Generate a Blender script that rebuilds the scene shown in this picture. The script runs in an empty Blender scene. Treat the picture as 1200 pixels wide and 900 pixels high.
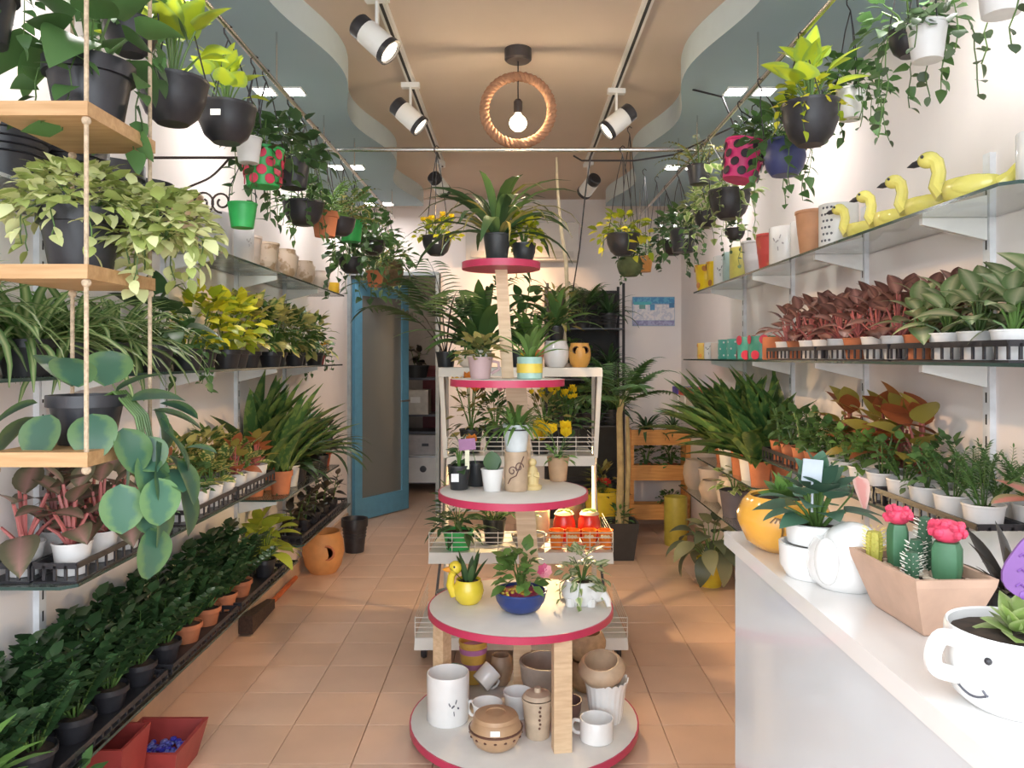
import bpy, math, random
from mathutils import Vector, Matrix
from math import pi, sin, cos, radians

# ------------------------------------------------------------------ camera, world, light, exposure
scene = bpy.context.scene
COL = scene.collection
cam = bpy.data.cameras.new('camera')
cam_ob = bpy.data.objects.new('camera', cam)
COL.objects.link(cam_ob)
cam.sensor_width = 36.0
cam.lens = 27.0
cam.shift_x = -0.0025
cam.shift_y = -0.0267
cam.clip_start = 0.02
cam_ob.location = (0, 0, 1.4)
cam_ob.rotation_euler = (pi / 2, 0, 0)
scene.camera = cam_ob

world = bpy.data.worlds.new('world')
scene.world = world
world.use_nodes = True
wb = world.node_tree.nodes['Background']
wb.inputs['Color'].default_value = (0.86, 0.93, 1.0, 1)
wb.inputs['Strength'].default_value = 7.6

vs = scene.view_settings
vs.view_transform = 'Standard'
vs.look = 'None'
vs.gamma = 1.0
vs.use_curve_mapping = False
vs.exposure = -0.38
scene.cycles.max_bounces = 10
scene.cycles.transparent_max_bounces = 16
scene.cycles.sample_clamp_indirect = 6.0

WARM = (1.0, 0.62, 0.33)
COOL = (1.0, 0.95, 0.92)
SPOT_POWER = 105.0
BULB_POWER = 15.0
DOWNLIGHT_POWER = 8.5

# daylight through the open shop front: a portal that guides the sky's light into the room
pl = bpy.data.lights.new('shop_front_daylight', 'AREA')
pl.shape = 'RECTANGLE'; pl.size = 2.7; pl.size_y = 2.6
pl.cycles.is_portal = True
plo = bpy.data.objects.new('shop_front_daylight', pl)
COL.objects.link(plo)
plo.location = (0, -0.28, 1.35)
plo.rotation_euler = (pi / 2, 0, 0)

# ------------------------------------------------------------------ materials
MATS = {}
def nt(name):
    m = bpy.data.materials.new(name)
    m.use_nodes = True
    n = m.node_tree.nodes
    return m, n, m.node_tree.links, n['Principled BSDF']

def mat(name, col, rough=0.55, metal=0.0, var=0.12, scale=18.0, bump=0.0, col2=None, thr=None, spec=0.5, coat=0.0):
    """plain procedural surface: colour with a soft noise variation (or col2 patches above thr)"""
    if name in MATS: return MATS[name]
    m, n, l, b = nt(name)
    tc = n.new('ShaderNodeTexCoord'); nz = n.new('ShaderNodeTexNoise')
    nz.inputs['Scale'].default_value = scale; nz.inputs['Detail'].default_value = 4
    l.new(tc.outputs['Object'], nz.inputs['Vector'])
    r = n.new('ShaderNodeValToRGB')
    c2 = col2 or tuple(min(1, c * (1 + var)) for c in col)
    c1 = col if col2 else tuple(c * (1 - var) for c in col)
    t = thr if thr is not None else 0.5
    w = 0.03 if thr is not None else 0.2
    r.color_ramp.elements[0].position = t - w; r.color_ramp.elements[0].color = (*c1, 1)
    r.color_ramp.elements[1].position = t + w; r.color_ramp.elements[1].color = (*c2, 1)
    l.new(nz.outputs['Fac'], r.inputs['Fac'])
    l.new(r.outputs['Color'], b.inputs['Base Color'])
    b.inputs['Roughness'].default_value = rough
    b.inputs['Metallic'].default_value = metal
    b.inputs['Specular IOR Level'].default_value = spec
    if coat: b.inputs['Coat Weight'].default_value = coat
    if bump:
        bp = n.new('ShaderNodeBump'); bp.inputs['Strength'].default_value = bump
        l.new(nz.outputs['Fac'], bp.inputs['Height']); l.new(bp.outputs['Normal'], b.inputs['Normal'])
    MATS[name] = m
    return m

def emit(name, col, strength):
    if name in MATS: return MATS[name]
    m, n, l, b = nt(name)
    b.inputs['Base Color'].default_value = (*col, 1)
    b.inputs['Emission Color'].default_value = (*col, 1)
    b.inputs['Emission Strength'].default_value = strength
    MATS[name] = m
    return m

def wood(name, c1, c2, scale=6.0, axis=(1, 12, 12)):
    if name in MATS: return MATS[name]
    m, n, l, b = nt(name)
    tc = n.new('ShaderNodeTexCoord'); mp = n.new('ShaderNodeMapping')
    mp.inputs['Scale'].default_value = axis
    nz = n.new('ShaderNodeTexNoise'); nz.inputs['Scale'].default_value = scale; nz.inputs['Detail'].default_value = 5
    r = n.new('ShaderNodeValToRGB')
    r.color_ramp.elements[0].position = .35; r.color_ramp.elements[0].color = (*c1, 1)
    r.color_ramp.elements[1].position = .65; r.color_ramp.elements[1].color = (*c2, 1)
    l.new(tc.outputs['Object'], mp.inputs['Vector']); l.new(mp.outputs['Vector'], nz.inputs['Vector'])
    l.new(nz.outputs['Fac'], r.inputs['Fac']); l.new(r.outputs['Color'], b.inputs['Base Color'])
    b.inputs['Roughness'].default_value = .5
    MATS[name] = m
    return m

def glass(name, tint, amount=0.12, rough=0.02):
    """thin clear sheet: light passes, a fresnel share mirrors"""
    if name in MATS: return MATS[name]
    m = bpy.data.materials.new(name); m.use_nodes = True
    n = m.node_tree.nodes; l = m.node_tree.links
    n.remove(n['Principled BSDF'])
    out = n['Material Output']
    tr = n.new('ShaderNodeBsdfTransparent'); tr.inputs['Color'].default_value = (*tint, 1)
    gl = n.new('ShaderNodeBsdfGlossy'); gl.inputs['Roughness'].default_value = rough
    fr = n.new('ShaderNodeFresnel'); fr.inputs['IOR'].default_value = 1.5
    ad = n.new('ShaderNodeMath'); ad.operation = 'MULTIPLY_ADD'; ad.inputs[1].default_value = 0.8; ad.inputs[2].default_value = amount * .2
    mx = n.new('ShaderNodeMixShader')
    l.new(fr.outputs[0], ad.inputs[0]); l.new(ad.outputs[0], mx.inputs[0])
    l.new(tr.outputs[0], mx.inputs[1]); l.new(gl.outputs[0], mx.inputs[2]); l.new(mx.outputs[0], out.inputs['Surface'])
    MATS[name] = m
    return m

def leafmat(name, base, alt=None, pattern='plain', rough=0.42, jit=0.35, trans=0.25):
    """leaf colour: base with alt along the rib, the margin or in speckles; every leaf a little different"""
    if name in MATS: return MATS[name]
    m, n, l, b = nt(name)
    rnd = n.new('ShaderNodeAttribute'); rnd.attribute_name = 'rnd'
    oi = n.new('ShaderNodeObjectInfo')
    add = n.new('ShaderNodeMath'); add.operation = 'ADD'
    fr = n.new('ShaderNodeMath'); fr.operation = 'FRACT'
    l.new(rnd.outputs['Fac'], add.inputs[0]); l.new(oi.outputs['Random'], add.inputs[1]); l.new(add.outputs[0], fr.inputs[0])
    mul = n.new('ShaderNodeMath'); mul.operation = 'MULTIPLY_ADD'
    mul.inputs[1].default_value = 2 * jit; mul.inputs[2].default_value = 1 - jit
    l.new(fr.outputs[0], mul.inputs[0])
    col = n.new('ShaderNodeMix'); col.data_type = 'RGBA'
    col.inputs['A'].default_value = (*base, 1); col.inputs['B'].default_value = (*(alt or base), 1)
    ac = n.new('ShaderNodeAttribute'); ac.attribute_name = 'across'
    tc = n.new('ShaderNodeTexCoord')
    nz = n.new('ShaderNodeTexNoise'); nz.inputs['Detail'].default_value = 3
    nz.inputs['Scale'].default_value = 5 if pattern != 'speckle' else 9
    l.new(tc.outputs['Object'], nz.inputs['Vector'])
    mr = n.new('ShaderNodeMapRange'); mr.clamp = True
    if pattern == 'rib':
        mr.inputs['From Min'].default_value = .7; mr.inputs['From Max'].default_value = .0
        l.new(ac.outputs['Fac'], mr.inputs['Value']); l.new(mr.outputs[0], col.inputs['Factor'])
    elif pattern == 'edge':
        ad = n.new('ShaderNodeMath'); ad.operation = 'MULTIPLY_ADD'; ad.inputs[1].default_value = .8
        l.new(nz.outputs['Fac'], ad.inputs[0]); l.new(ac.outputs['Fac'], ad.inputs[2])
        mr.inputs['From Min'].default_value = .8; mr.inputs['From Max'].default_value = 1.15
        l.new(ad.outputs[0], mr.inputs['Value']); l.new(mr.outputs[0], col.inputs['Factor'])
    elif pattern == 'speckle':
        mr.inputs['From Min'].default_value = .47; mr.inputs['From Max'].default_value = .55
        l.new(nz.outputs['Fac'], mr.inputs['Value']); l.new(mr.outputs[0], col.inputs['Factor'])
    elif pattern == 'mix':
        mr.inputs['From Min'].default_value = .45; mr.inputs['From Max'].default_value = .6
        l.new(fr.outputs[0], mr.inputs['Value']); l.new(mr.outputs[0], col.inputs['Factor'])
    else:
        col.inputs['Factor'].default_value = 0
    sc = n.new('ShaderNodeVectorMath'); sc.operation = 'SCALE'
    l.new(col.outputs['Result'], sc.inputs[0]); l.new(mul.outputs[0], sc.inputs['Scale'])
    l.new(sc.outputs[0], b.inputs['Base Color'])
    b.inputs['Roughness'].default_value = rough
    out = n['Material Output']
    tl = n.new('ShaderNodeBsdfTranslucent'); l.new(sc.outputs[0], tl.inputs['Color'])
    mx = n.new('ShaderNodeMixShader'); mx.inputs[0].default_value = trans
    l.new(b.outputs[0], mx.inputs[1]); l.new(tl.outputs[0], mx.inputs[2]); l.new(mx.outputs[0], out.inputs['Surface'])
    MATS[name] = m
    return m

# ------------------------------------------------------------------ mesh builder
class MB:
    def __init__(s):
        s.v = []; s.f = []; s.m = []; s.a = []; s.r = []; s.leafy = False
    def add(s, vs, fs, mi=0, ac=None, rnd=0.0):
        o = len(s.v)
        s.v += [tuple(p) for p in vs]
        s.f += [tuple(i + o for i in f) for f in fs]
        s.m += [mi] * len(fs)
        s.a += ac if ac else [1.0] * len(vs)
        s.r += [rnd] * len(vs)
        return s
    def box(s, c, size, mi=0, rz=0.0, M=None):
        x, y, z = (d / 2 for d in size)
        pts = [Vector((sx * x, sy * y, sz * z)) for sz in (-1, 1) for sx, sy in ((-1, -1), (1, -1), (1, 1), (-1, 1))]
        if rz: pts = [Matrix.Rotation(rz, 3, 'Z') @ p for p in pts]
        if M is not None: pts = [M @ p for p in pts]
        pts = [p + Vector(c) for p in pts]
        return s.add(pts, [(3, 2, 1, 0), (4, 5, 6, 7), (0, 1, 5, 4), (1, 2, 6, 5), (2, 3, 7, 6), (3, 0, 4, 7)], mi)
    def hexa(s, p, mi=0):
        return s.add(p, [(3, 2, 1, 0), (4, 5, 6, 7), (0, 1, 5, 4), (1, 2, 6, 5), (2, 3, 7, 6), (3, 0, 4, 7)], mi)
    def lathe(s, prof, n=20, c=(0, 0, 0), mi=0, M=None, sx=1.0, sy=1.0, wob=None):
        vs = []; fs = []
        for k, (r, z) in enumerate(prof):
            for i in range(n):
                a = 2 * pi * i / n
                q = r * (wob(a, k) if wob else 1.0)
                p = Vector((q * cos(a) * sx, q * sin(a) * sy, z))
                if M is not None: p = M @ p
                vs.append(p + Vector(c))
        for k in range(len(prof) - 1):
            for i in range(n):
                j = (i + 1) % n
                fs.append((k * n + i, k * n + j, (k + 1) * n + j, (k + 1) * n + i))
        if prof[0][0] > 1e-6: fs.append(tuple(range(n - 1, -1, -1)))
        if prof[-1][0] > 1e-6: fs.append(tuple((len(prof) - 1) * n + i for i in range(n)))
        return s.add(vs, fs, mi)
    def ball(s, c, r, n=14, k=8, mi=0, sc=(1, 1, 1), M=None):
        pr = [(max(1e-7, r * sin(pi * i / k)), -r * cos(pi * i / k)) for i in range(k + 1)]
        MM = Matrix.Diagonal(Vector(sc)).to_3x3()
        if M is not None: MM = M @ MM
        return s.lathe(pr, n, c, mi, MM)
    def tube(s, path, r, n=6, mi=0, closed=False, caps=True, rnd=0.0):
        P = [Vector(p) for p in path]; N = len(P)
        rr = r if isinstance(r, (list, tuple)) else [r] * N
        vs = []; fs = []
        up = None
        for i in range(N):
            if closed: t = P[(i + 1) % N] - P[i - 1]
            else: t = P[min(i + 1, N - 1)] - P[max(i - 1, 0)]
            t = t.normalized() if t.length > 1e-9 else Vector((0, 0, 1))
            if up is None:
                up = Vector((0, 0, 1)) if abs(t.z) < .9 else Vector((1, 0, 0))
            e1 = t.cross(up)
            if e1.length < 1e-4: e1 = t.cross(Vector((0, 1, .3)))
            e1.normalize(); e2 = e1.cross(t); up = e2
            for k in range(n):
                a = 2 * pi * k / n
                vs.append(P[i] + (e1 * cos(a) + e2 * sin(a)) * rr[i])
        for i in range(N if closed else N - 1):
            j = (i + 1) % N
            for k in range(n):
                q = (k + 1) % n
                fs.append((i * n + k, i * n + q, j * n + q, j * n + k))
        if caps and not closed:
            fs.append(tuple(range(n - 1, -1, -1))); fs.append(tuple((N - 1) * n + k for k in range(n)))
        return s.add(vs, fs, mi, rnd=rnd)
    def leaf(s, L, M, rnd=0.0, mi=0):
        s.leafy = True
        return s.add([M @ p for p in L['v']], L['f'], mi, list(L['a']), rnd)
    def mesh(s, name, mats, smooth=35):
        me = bpy.data.meshes.new(name)
        me.from_pydata(s.v, [], s.f)
        if not isinstance(mats, (list, tuple)): mats = [mats]
        for m in mats: me.materials.append(m)
        if len(mats) > 1: me.polygons.foreach_set('material_index', s.m)
        at = me.attributes.new('across', 'FLOAT', 'POINT'); at.data.foreach_set('value', s.a)
        at = me.attributes.new('rnd', 'FLOAT', 'POINT'); at.data.foreach_set('value', s.r)
        if smooth:
            me.polygons.foreach_set('use_smooth', [True] * len(s.f))
            if not s.leafy: me.set_sharp_from_angle(angle=radians(smooth))
        me.update()
        return me
    def build(s, name, mats, parent=None, smooth=35, kind=None, loc=None):
        return link(name, s.mesh(name, mats, smooth), parent, kind=kind, loc=loc)

def link(name, me, parent=None, M=None, kind=None, loc=None):
    o = bpy.data.objects.new(name, me)
    COL.objects.link(o)
    if parent is not None: o.parent = parent
    if M is not None: o.matrix_basis = M
    if loc is not None: o.location = loc
    if kind: o['kind'] = kind
    return o

def tag(o, label, cat, group=None):
    o['label'] = label; o['category'] = cat
    if group: o['group'] = group
    return o

def thing(name, label, cat, loc=(0, 0, 0), rz=0.0, group=None, s=1.0):
    o = bpy.data.objects.new(name, None)
    COL.objects.link(o)
    o.empty_display_size = .05
    o.location = loc; o.rotation_euler = (0, 0, rz); o.scale = (s, s, s)
    return tag(o, label, cat, group)

def struct(name, mb, mats, smooth=35, parent=None):
    o = mb.build(name, mats, parent, smooth)
    o['kind'] = 'structure'
    return o

def sm(P, k=5):
    """smooth curve through points (Catmull-Rom)"""
    P = [Vector(p) for p in P]; out = []
    for i in range(len(P) - 1):
        a, b, c, d = P[max(i - 1, 0)], P[i], P[i + 1], P[min(i + 2, len(P) - 1)]
        for j in range(k):
            t = j / k
            out.append(.5 * (2 * b + (c - a) * t + (2 * a - 5 * b + 4 * c - d) * t * t + (3 * b - a - 3 * c + d) * t ** 3))
    return out + [P[-1]]
def SP(px, Y, z):
    """a spot at depth Y and height z, measured on the photograph's width"""
    return Vector(((px - 603) / 900 * Y, Y, z))
def ZP(py, Y):
    return 1.4 - (py - 418) / 900 * Y
def DIR(az, el):
    return Vector((-sin(az) * cos(el), cos(az) * cos(el), sin(el)))

ORD = ['first', 'second', 'third', 'fourth', 'fifth', 'sixth', 'seventh', 'eighth', 'ninth', 'tenth', 'eleventh', 'twelfth', 'thirteenth', 'fourteenth', 'fifteenth', 'sixteenth']

# ------------------------------------------------------------------ palette
wall_m = mat('wall_paint', (.84, .775, .75), .8, var=.03, scale=3, bump=.03)
ceil_m = mat('ceiling_paint', (.60, .50, .42), .85, var=.04, scale=2)
blue_m = mat('soffit_paint', (.30, .41, .47), .8, var=.03, scale=2)
blue_edge_m = mat('soffit_edge', (.58, .67, .69), .7, var=.02)
white_m = mat('white_enamel', (.80, .79, .76), .35, var=.03)
cream_m = mat('cream_enamel', (.72, .65, .54), .4, var=.04)
black_pl = mat('black_plastic', (.028, .027, .032), .38, var=.25)
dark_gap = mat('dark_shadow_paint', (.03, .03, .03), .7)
grey_m = mat('grey_metal', (.35, .35, .35), .35, .6)
chrome = mat('chrome', (.75, .74, .72), .2, 1.0, var=.05)
terra = mat('terracotta', (.50, .17, .075), .75, var=.15, scale=14, bump=.05)
red_pl = mat('red_plastic', (.33, .045, .04), .45, var=.1)
soil_m = mat('soil', (.035, .022, .014), .95, var=.5, scale=60, bump=.6)
pine = wood('pine', (.44, .245, .105), (.55, .33, .16))
pine_pale = wood('pale_pine', (.62, .42, .25), (.74, .54, .34))
orange_wood = wood('orange_wood', (.56, .24, .06), (.70, .34, .10))
rope_m = mat('jute_rope', (.50, .38, .26), .9, var=.25, scale=120, bump=.4)
glass_m = glass('shelf_glass', (.86, .93, .90), .3)
glass_edge = mat('glass_edge', (.035, .07, .06), .15, var=.1)
door_glass = glass('door_glass', (.62, .66, .64), .6)
def _grey_reflection():   # grey mixed into the door's glass stands in for its reflection
    n = door_glass.node_tree.nodes; l = door_glass.node_tree.links
    out = n['Material Output']; sh = out.inputs['Surface'].links[0].from_socket
    d = n.new('ShaderNodeBsdfDiffuse'); d.inputs['Color'].default_value = (.33, .34, .32, 1)
    m = n.new('ShaderNodeMixShader'); m.inputs[0].default_value = .5
    l.new(sh, m.inputs[1]); l.new(d.outputs[0], m.inputs[2]); l.new(m.outputs[0], out.inputs['Surface'])
_grey_reflection()
tan_m = mat('tan_ceramic', (.50, .36, .24), .5, var=.12, scale=22)
pink_edge = mat('pink_edge_band', (.52, .04, .10), .35, var=.06)
disc_m = mat('white_laminate', (.70, .665, .62), .5, var=.03)
w_cer = mat('white_ceramic', (.82, .81, .79), .22, var=.03, coat=.3)
yel_cer = mat('yellow_ceramic', (.78, .60, .05), .25, var=.06, coat=.3)
pot_white = mat('white_plastic', (.78, .77, .76), .4, var=.04)
# ------------------------------------------------------------------ leaves
def leafdata(shape, droop=.6, fold=.18, n=5):
    vs = []; fs = []; ac = []
    y = z = 0.0
    for i in range(n + 1):
        t = i / n
        if shape == 'ovate': h = .34 * sin(pi * min(1, t ** .78)) ** .85
        elif shape == 'round': h = .46 * sin(pi * min(1, t ** .9)) ** .6
        elif shape == 'heart': h = .40 * sin(pi * min(1, (t * .95 + .05) ** .58)) ** .75 * (1 - .25 * t)
        elif shape == 'lance': h = .17 * sin(pi * min(1, t ** .75)) ** .9
        elif shape == 'strap': h = .062 * (min(1, .55 + t) if t < .5 else (1 - ((t - .5) / .5) ** 2.2))
        elif shape == 'blade': h = .030 * (1 - t ** 3) + .004
        elif shape == 'fat': h = .12 * (min(1, .6 + t * 1.5) if t < .45 else (1 - ((t - .45) / .55) ** 2))
        h = max(h, .0015) if 0 < i < n else .004
        pit = -droop * t ** 1.3
        if i:
            y += cos(pit) / n; z += sin(pit) / n
        vs += [Vector((-h, y, z + fold * h)), Vector((0, y, z)), Vector((h, y, z + fold * h))]
        ac += [1, 0, 1]
    for i in range(n):
        a = i * 3
        fs += [(a, a + 1, a + 4, a + 3), (a + 1, a + 2, a + 5, a + 4)]
    return dict(v=vs, f=fs, a=ac)
LD = {}
def ld(shape, droop=.6, fold=.18, n=5):
    k = (shape, droop, fold, n)
    if k not in LD: LD[k] = leafdata(*k)
    return LD[k]
LM = {}
def leafmesh(shape, m, droop=.6, fold=.18):
    k = (shape, m.name, droop, fold)
    if k not in LM:
        mb = MB(); mb.leaf(ld(shape, droop, fold, 9 if shape in ('heart', 'round') else 7), Matrix.Identity(4))
        LM[k] = mb.mesh('leaf', m)
    return LM[k]
def LMX(p, az, el, L, roll=0.0, w=1.0):
    return Matrix.Translation(p) @ Matrix.Rotation(az, 4, 'Z') @ Matrix.Rotation(el, 4, 'X') @ Matrix.Rotation(roll, 4, 'Y') @ Matrix.Diagonal((L * w, L, L, 1))
GA = 2.39996

# every species returns a list of (part name, mesh, matrix or None, kind)
def sp_rosette(r, shape, m, n, L, e0=-.2, e1=1.2, pet=.06, stem=None, droop=.6, up=.02, w=1.0, stem_r=.003):
    out = []; sb = MB()
    for i in range(n):
        t = (i + .5) / n
        az = GA * i + r.uniform(-.4, .4)
        el = e0 + (e1 - e0) * t + r.uniform(-.15, .15)
        pe = max(el + .35, .5)
        p = DIR(az, min(pe, 1.5)) * pet * r.uniform(.7, 1.15) + Vector((0, 0, up * t))
        if pet > .02: sb.tube([(0, 0, -.01), p * .55 + Vector((0, 0, .004)), p], [stem_r * 1.4, stem_r, stem_r * .8], 5)
        s = L * r.uniform(.78, 1.12) * (1 - .25 * t)
        out.append(('leaf', leafmesh(shape, m, droop), LMX(p, az, el, s, r.uniform(-.4, .4), w), None))
    if sb.v: out.append(('stem', sb.mesh('stem', stem or STEM), None, None))
    return out

def sp_cane(r, shape, m, n, L, H, canes=3, spread=.05, e0=-.3, e1=1.1, stem=None, droop=.6, w=1.0):
    """upright stems carrying leaves all the way up"""
    out = []; sb = MB()
    for c in range(canes):
        a = c * GA + r.random(); d = spread * r.uniform(.4, 1)
        tip = Vector((cos(a) * d * 2, sin(a) * d * 2, H * r.uniform(.7, 1.05)))
        b = Vector((cos(a) * d * .5, sin(a) * d * .5, -.01))
        sb.tube([b, b.lerp(tip, .5) + Vector((0, 0, .02)), tip], .0035, 5)
        k = max(3, n // canes)
        for i in range(k):
            t = (i + 1) / k
            p = b.lerp(tip, .25 + .75 * t)
            az = GA * i + c
            el = e0 + (e1 - e0) * t ** 1.5 + r.uniform(-.2, .2)
            out.append(('leaf', leafmesh(shape, m, droop), LMX(p, az, el, L * r.uniform(.75, 1.1) * (1 - .3 * t), r.uniform(-.4, .4), w), None))
    out.append(('stem', sb.mesh('stem', stem or STEM), None, None))
    return out

def sp_blades(r, shape, m, n, L, e0=.1, e1=1.5, droop=.9, joined=False, base=.02, w=1.0, fold=.3):
    out = []; mb = MB()
    for i in range(n):
        t = (i + .5) / n
        az = GA * i + r.uniform(-.3, .3)
        el = e0 + (e1 - e0) * t ** .8 + r.uniform(-.1, .1)
        p = DIR(az, 0) * base * r.uniform(.2, 1)
        s = L * r.uniform(.7, 1.1)
        M = LMX(p, az, el, s, r.uniform(-.3, .3), w)
        if joined: mb.leaf(ld(shape, droop, fold, 6), M, r.random())
        else: out.append(('leaf', leafmesh(shape, m, droop, fold), M, None))
    if joined: out.append(('foliage', mb.mesh('foliage', m), None, 'stuff'))
    return out

def sp_bush(r, shape, m, n, R, H, L, z0=0.0, droop=.5, w=1.0, twig=True, flat=.4):
    """a mass of small leaves round a few twigs"""
    mb = MB(); sb = MB(); out = []
    ds = ld(shape, droop, .18, 3)
    for i in range(n):
        u = r.random() ** .5
        az = r.uniform(0, 2 * pi); zz = r.random()
        rad = R * u * (1 - .55 * zz ** 2)
        p = Vector((-sin(az) * rad, cos(az) * rad, z0 + zz * H))
        el = -.3 + 1.3 * zz + r.uniform(-flat, flat)
        mb.leaf(ds, LMX(p, az + r.uniform(-.9, .9), el, L * r.uniform(.65, 1.15), r.uniform(-.6, .6), w), r.random())
    if twig:
        for i in range(6):
            az = i * 1.05 + r.random()
            q = DIR(az, 0) * R * .55; q.z = z0 + H * .7
            sb.tube([(0, 0, -.01), q * .45 + Vector((0, 0, H * .12)), q], [.004, .003, .0015], 4)
        out.append(('stem', sb.mesh('stem', STEM), None, None))
    out.append(('foliage', mb.mesh('foliage', m), None, 'stuff'))
    return out

def sp_fronds(r, m, n, L, leaflet=.06, pairs=9, e0=.5, e1=1.4, arch=1.1, shape='lance', start=.25, name='frond', w=1.0, lift=.5, thick=.0028, stem=None):
    """stems arching out, each with its row of leaflets: one part per stem"""
    out = []
    for i in range(n):
        t = (i + .5) / n
        az = GA * i + r.uniform(-.3, .3); el = e0 + (e1 - e0) * t
        mb = MB(); P = []; p = DIR(az, 0) * .012; K = 9
        for k in range(K + 1):
            P.append(p.copy())
            p = p + DIR(az, el - arch * (k / K) ** 1.4) * (L / K) * r.uniform(.97, 1.03)
        mb.leafy = True
        mb.tube(P, [thick * (1 - .7 * k / K) for k in range(K + 1)], 4, mi=1, rnd=.3)
        dd = ld(shape, .5, .18, 3)
        for k in range(pairs):
            f = start + (1 - start) * (k + .5) / pairs
            x = f * K; a = int(min(x, K - 1)); q = P[a].lerp(P[a + 1], x - a)
            ee = el - arch * f ** 1.4
            taper = (1 - .55 * abs(f - .5) * 2 * .8)
            for sgn in (-1, 1):
                mb.leaf(dd, LMX(q, az + sgn * 1.0, ee * .5 + lift * .5, leaflet * taper * r.uniform(.85, 1.1), sgn * .5, w), r.random())
        mb.leaf(dd, LMX(P[-1], az, el - arch, leaflet * .9, 0, w), r.random())
        out.append((name, mb.mesh(name, [m, stem or STEM]), None, None))
    return out

def sp_vines(r, m, n, Lmin, Lmax, leaf=.03, shape='heart', R=.07, step=.03, az0=0.0, spread=2 * pi, w=1.0, out_len=.05):
    out = []
    for i in range(n):
        az = az0 + spread * (i + .5) / n + r.uniform(-.25, .25)
        L = r.uniform(Lmin, Lmax); mb = MB(); mb.leafy = True
        P = [Vector((0, 0, 0)), DIR(az, .5) * R * .8, DIR(az, 0) * (R + out_len * .5)]
        p = P[-1].copy(); k = int(L / step) + 1
        for j in range(k):
            p = p + Vector((r.uniform(-.4, .4) * step * .7, r.uniform(-.4, .4) * step * .7, -step))
            P.append(p.copy())
        mb.tube(P, .0015, 4, mi=1)
        dd = ld(shape, .5, .18, 5)
        for j, q in enumerate(P[1:]):
            mb.leaf(dd, LMX(q, az + r.uniform(-1.6, 1.6), r.uniform(-1.2, .3), leaf * r.uniform(.7, 1.15), r.uniform(-.6, .6), w), r.random())
        out.append(('vine', mb.mesh('vine', [m, STEM]), None, None))
    return out

def sp_flowers(r, m, n, R, H, size, petals=6, stem=True, centre=None):
    out = []; sb = MB(); fl = MB(); dd = ld('ovate', -.5, .3, 3)
    fl.leafy = True
    for k in range(petals):
        fl.leaf(dd, LMX(Vector((0, 0, 0)), 2 * pi * k / petals, .75, 1.0, 0, 1.3), k / petals * .2)
    fm = fl.mesh('flower', m)
    for i in range(n):
        az = GA * i + r.random(); d = R * r.uniform(.3, 1)
        p = Vector((cos(az) * d, sin(az) * d, H * r.uniform(.8, 1.1)))
        sb.tube([(0, 0, 0), p * .6, p], .0018, 4)
        out.append(('flower', fm, Matrix.Translation(p) @ Matrix.Diagonal((size, size, size, 1)), None))
    out.append(('stem', sb.mesh('stem', STEM), None, None))
    return out

STEM = leafmat('stem_green', (.09, .17, .04), trans=0)
STEM_RED = leafmat('stem_red', (.42, .13, .12), trans=0)
G_DARK = leafmat('leaf_dark_green', (.055, .115, .042))
G_MID = leafmat('leaf_mid_green', (.085, .18, .055))
G_FRESH = leafmat('leaf_fresh_green', (.15, .29, .07))
G_ZZ = leafmat('leaf_glossy_deep_green', (.035, .082, .030), rough=.3, trans=.12)
G_BLUE = leafmat('leaf_blue_green', (.06, .145, .095), (.12, .22, .09), 'edge', rough=.35, trans=.12)
G_NEON = leafmat('leaf_neon', (.56, .66, .05), (.40, .55, .10), 'edge', trans=.4, jit=.25)
G_LIME = leafmat('leaf_lime', (.36, .46, .03), (.58, .56, .04), 'mix', trans=.3)
G_CREAM = leafmat('leaf_green_cream', (.24, .36, .10), (.60, .64, .36), 'edge', jit=.25)
G_PALE = leafmat('leaf_pale_variegated', (.42, .50, .15), (.64, .66, .34), 'mix', jit=.25)
G_SILVER = leafmat('leaf_silver', (.20, .30, .13), (.62, .63, .42), 'rib', jit=.2)
G_SPIDER = leafmat('leaf_spider', (.12, .24, .07), (.50, .56, .28), 'rib', jit=.3)
G_SNAKE = leafmat('leaf_snake', (.06, .14, .04), (.16, .24, .06), 'speckle', rough=.35, trans=.1)
G_CROTON = leafmat('leaf_croton', (.08, .17, .04), (.62, .56, .20), 'speckle', jit=.35)
G_BURG = leafmat('leaf_burgundy', (.19, .095, .08), (.40, .21, .18), 'rib', jit=.35)
G_AGLA = leafmat('leaf_pink_green', (.16, .15, .09), (.42, .24, .21), 'rib', jit=.3)
G_ORANGE = leafmat('leaf_orange_red', (.42, .13, .05), (.30, .27, .06), 'mix', jit=.3)
G_YELG = leafmat('leaf_yellow_green', (.42, .50, .06), jit=.3, trans=.35)
G_BLACK = leafmat('leaf_almost_black', (.035, .028, .022), (.07, .05, .03), 'mix', rough=.3, trans=.05)
G_OLIVE = leafmat('leaf_olive', (.16, .18, .05), (.30, .26, .08), 'mix')
G_VINE = leafmat('leaf_vine', (.10, .15, .08))
F_YEL = leafmat('petal_yellow', (.85, .62, .02), jit=.1, trans=.3)
F_ORG = leafmat('petal_orange', (.85, .30, .05), (.85, .55, .06), 'mix', jit=.1, trans=.3)
F_RED = leafmat('petal_red', (.75, .06, .05), jit=.15, trans=.3)
F_PINK = leafmat('petal_pink', (.62, .10, .22), (.75, .35, .40), 'mix', jit=.15, trans=.3)

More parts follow.
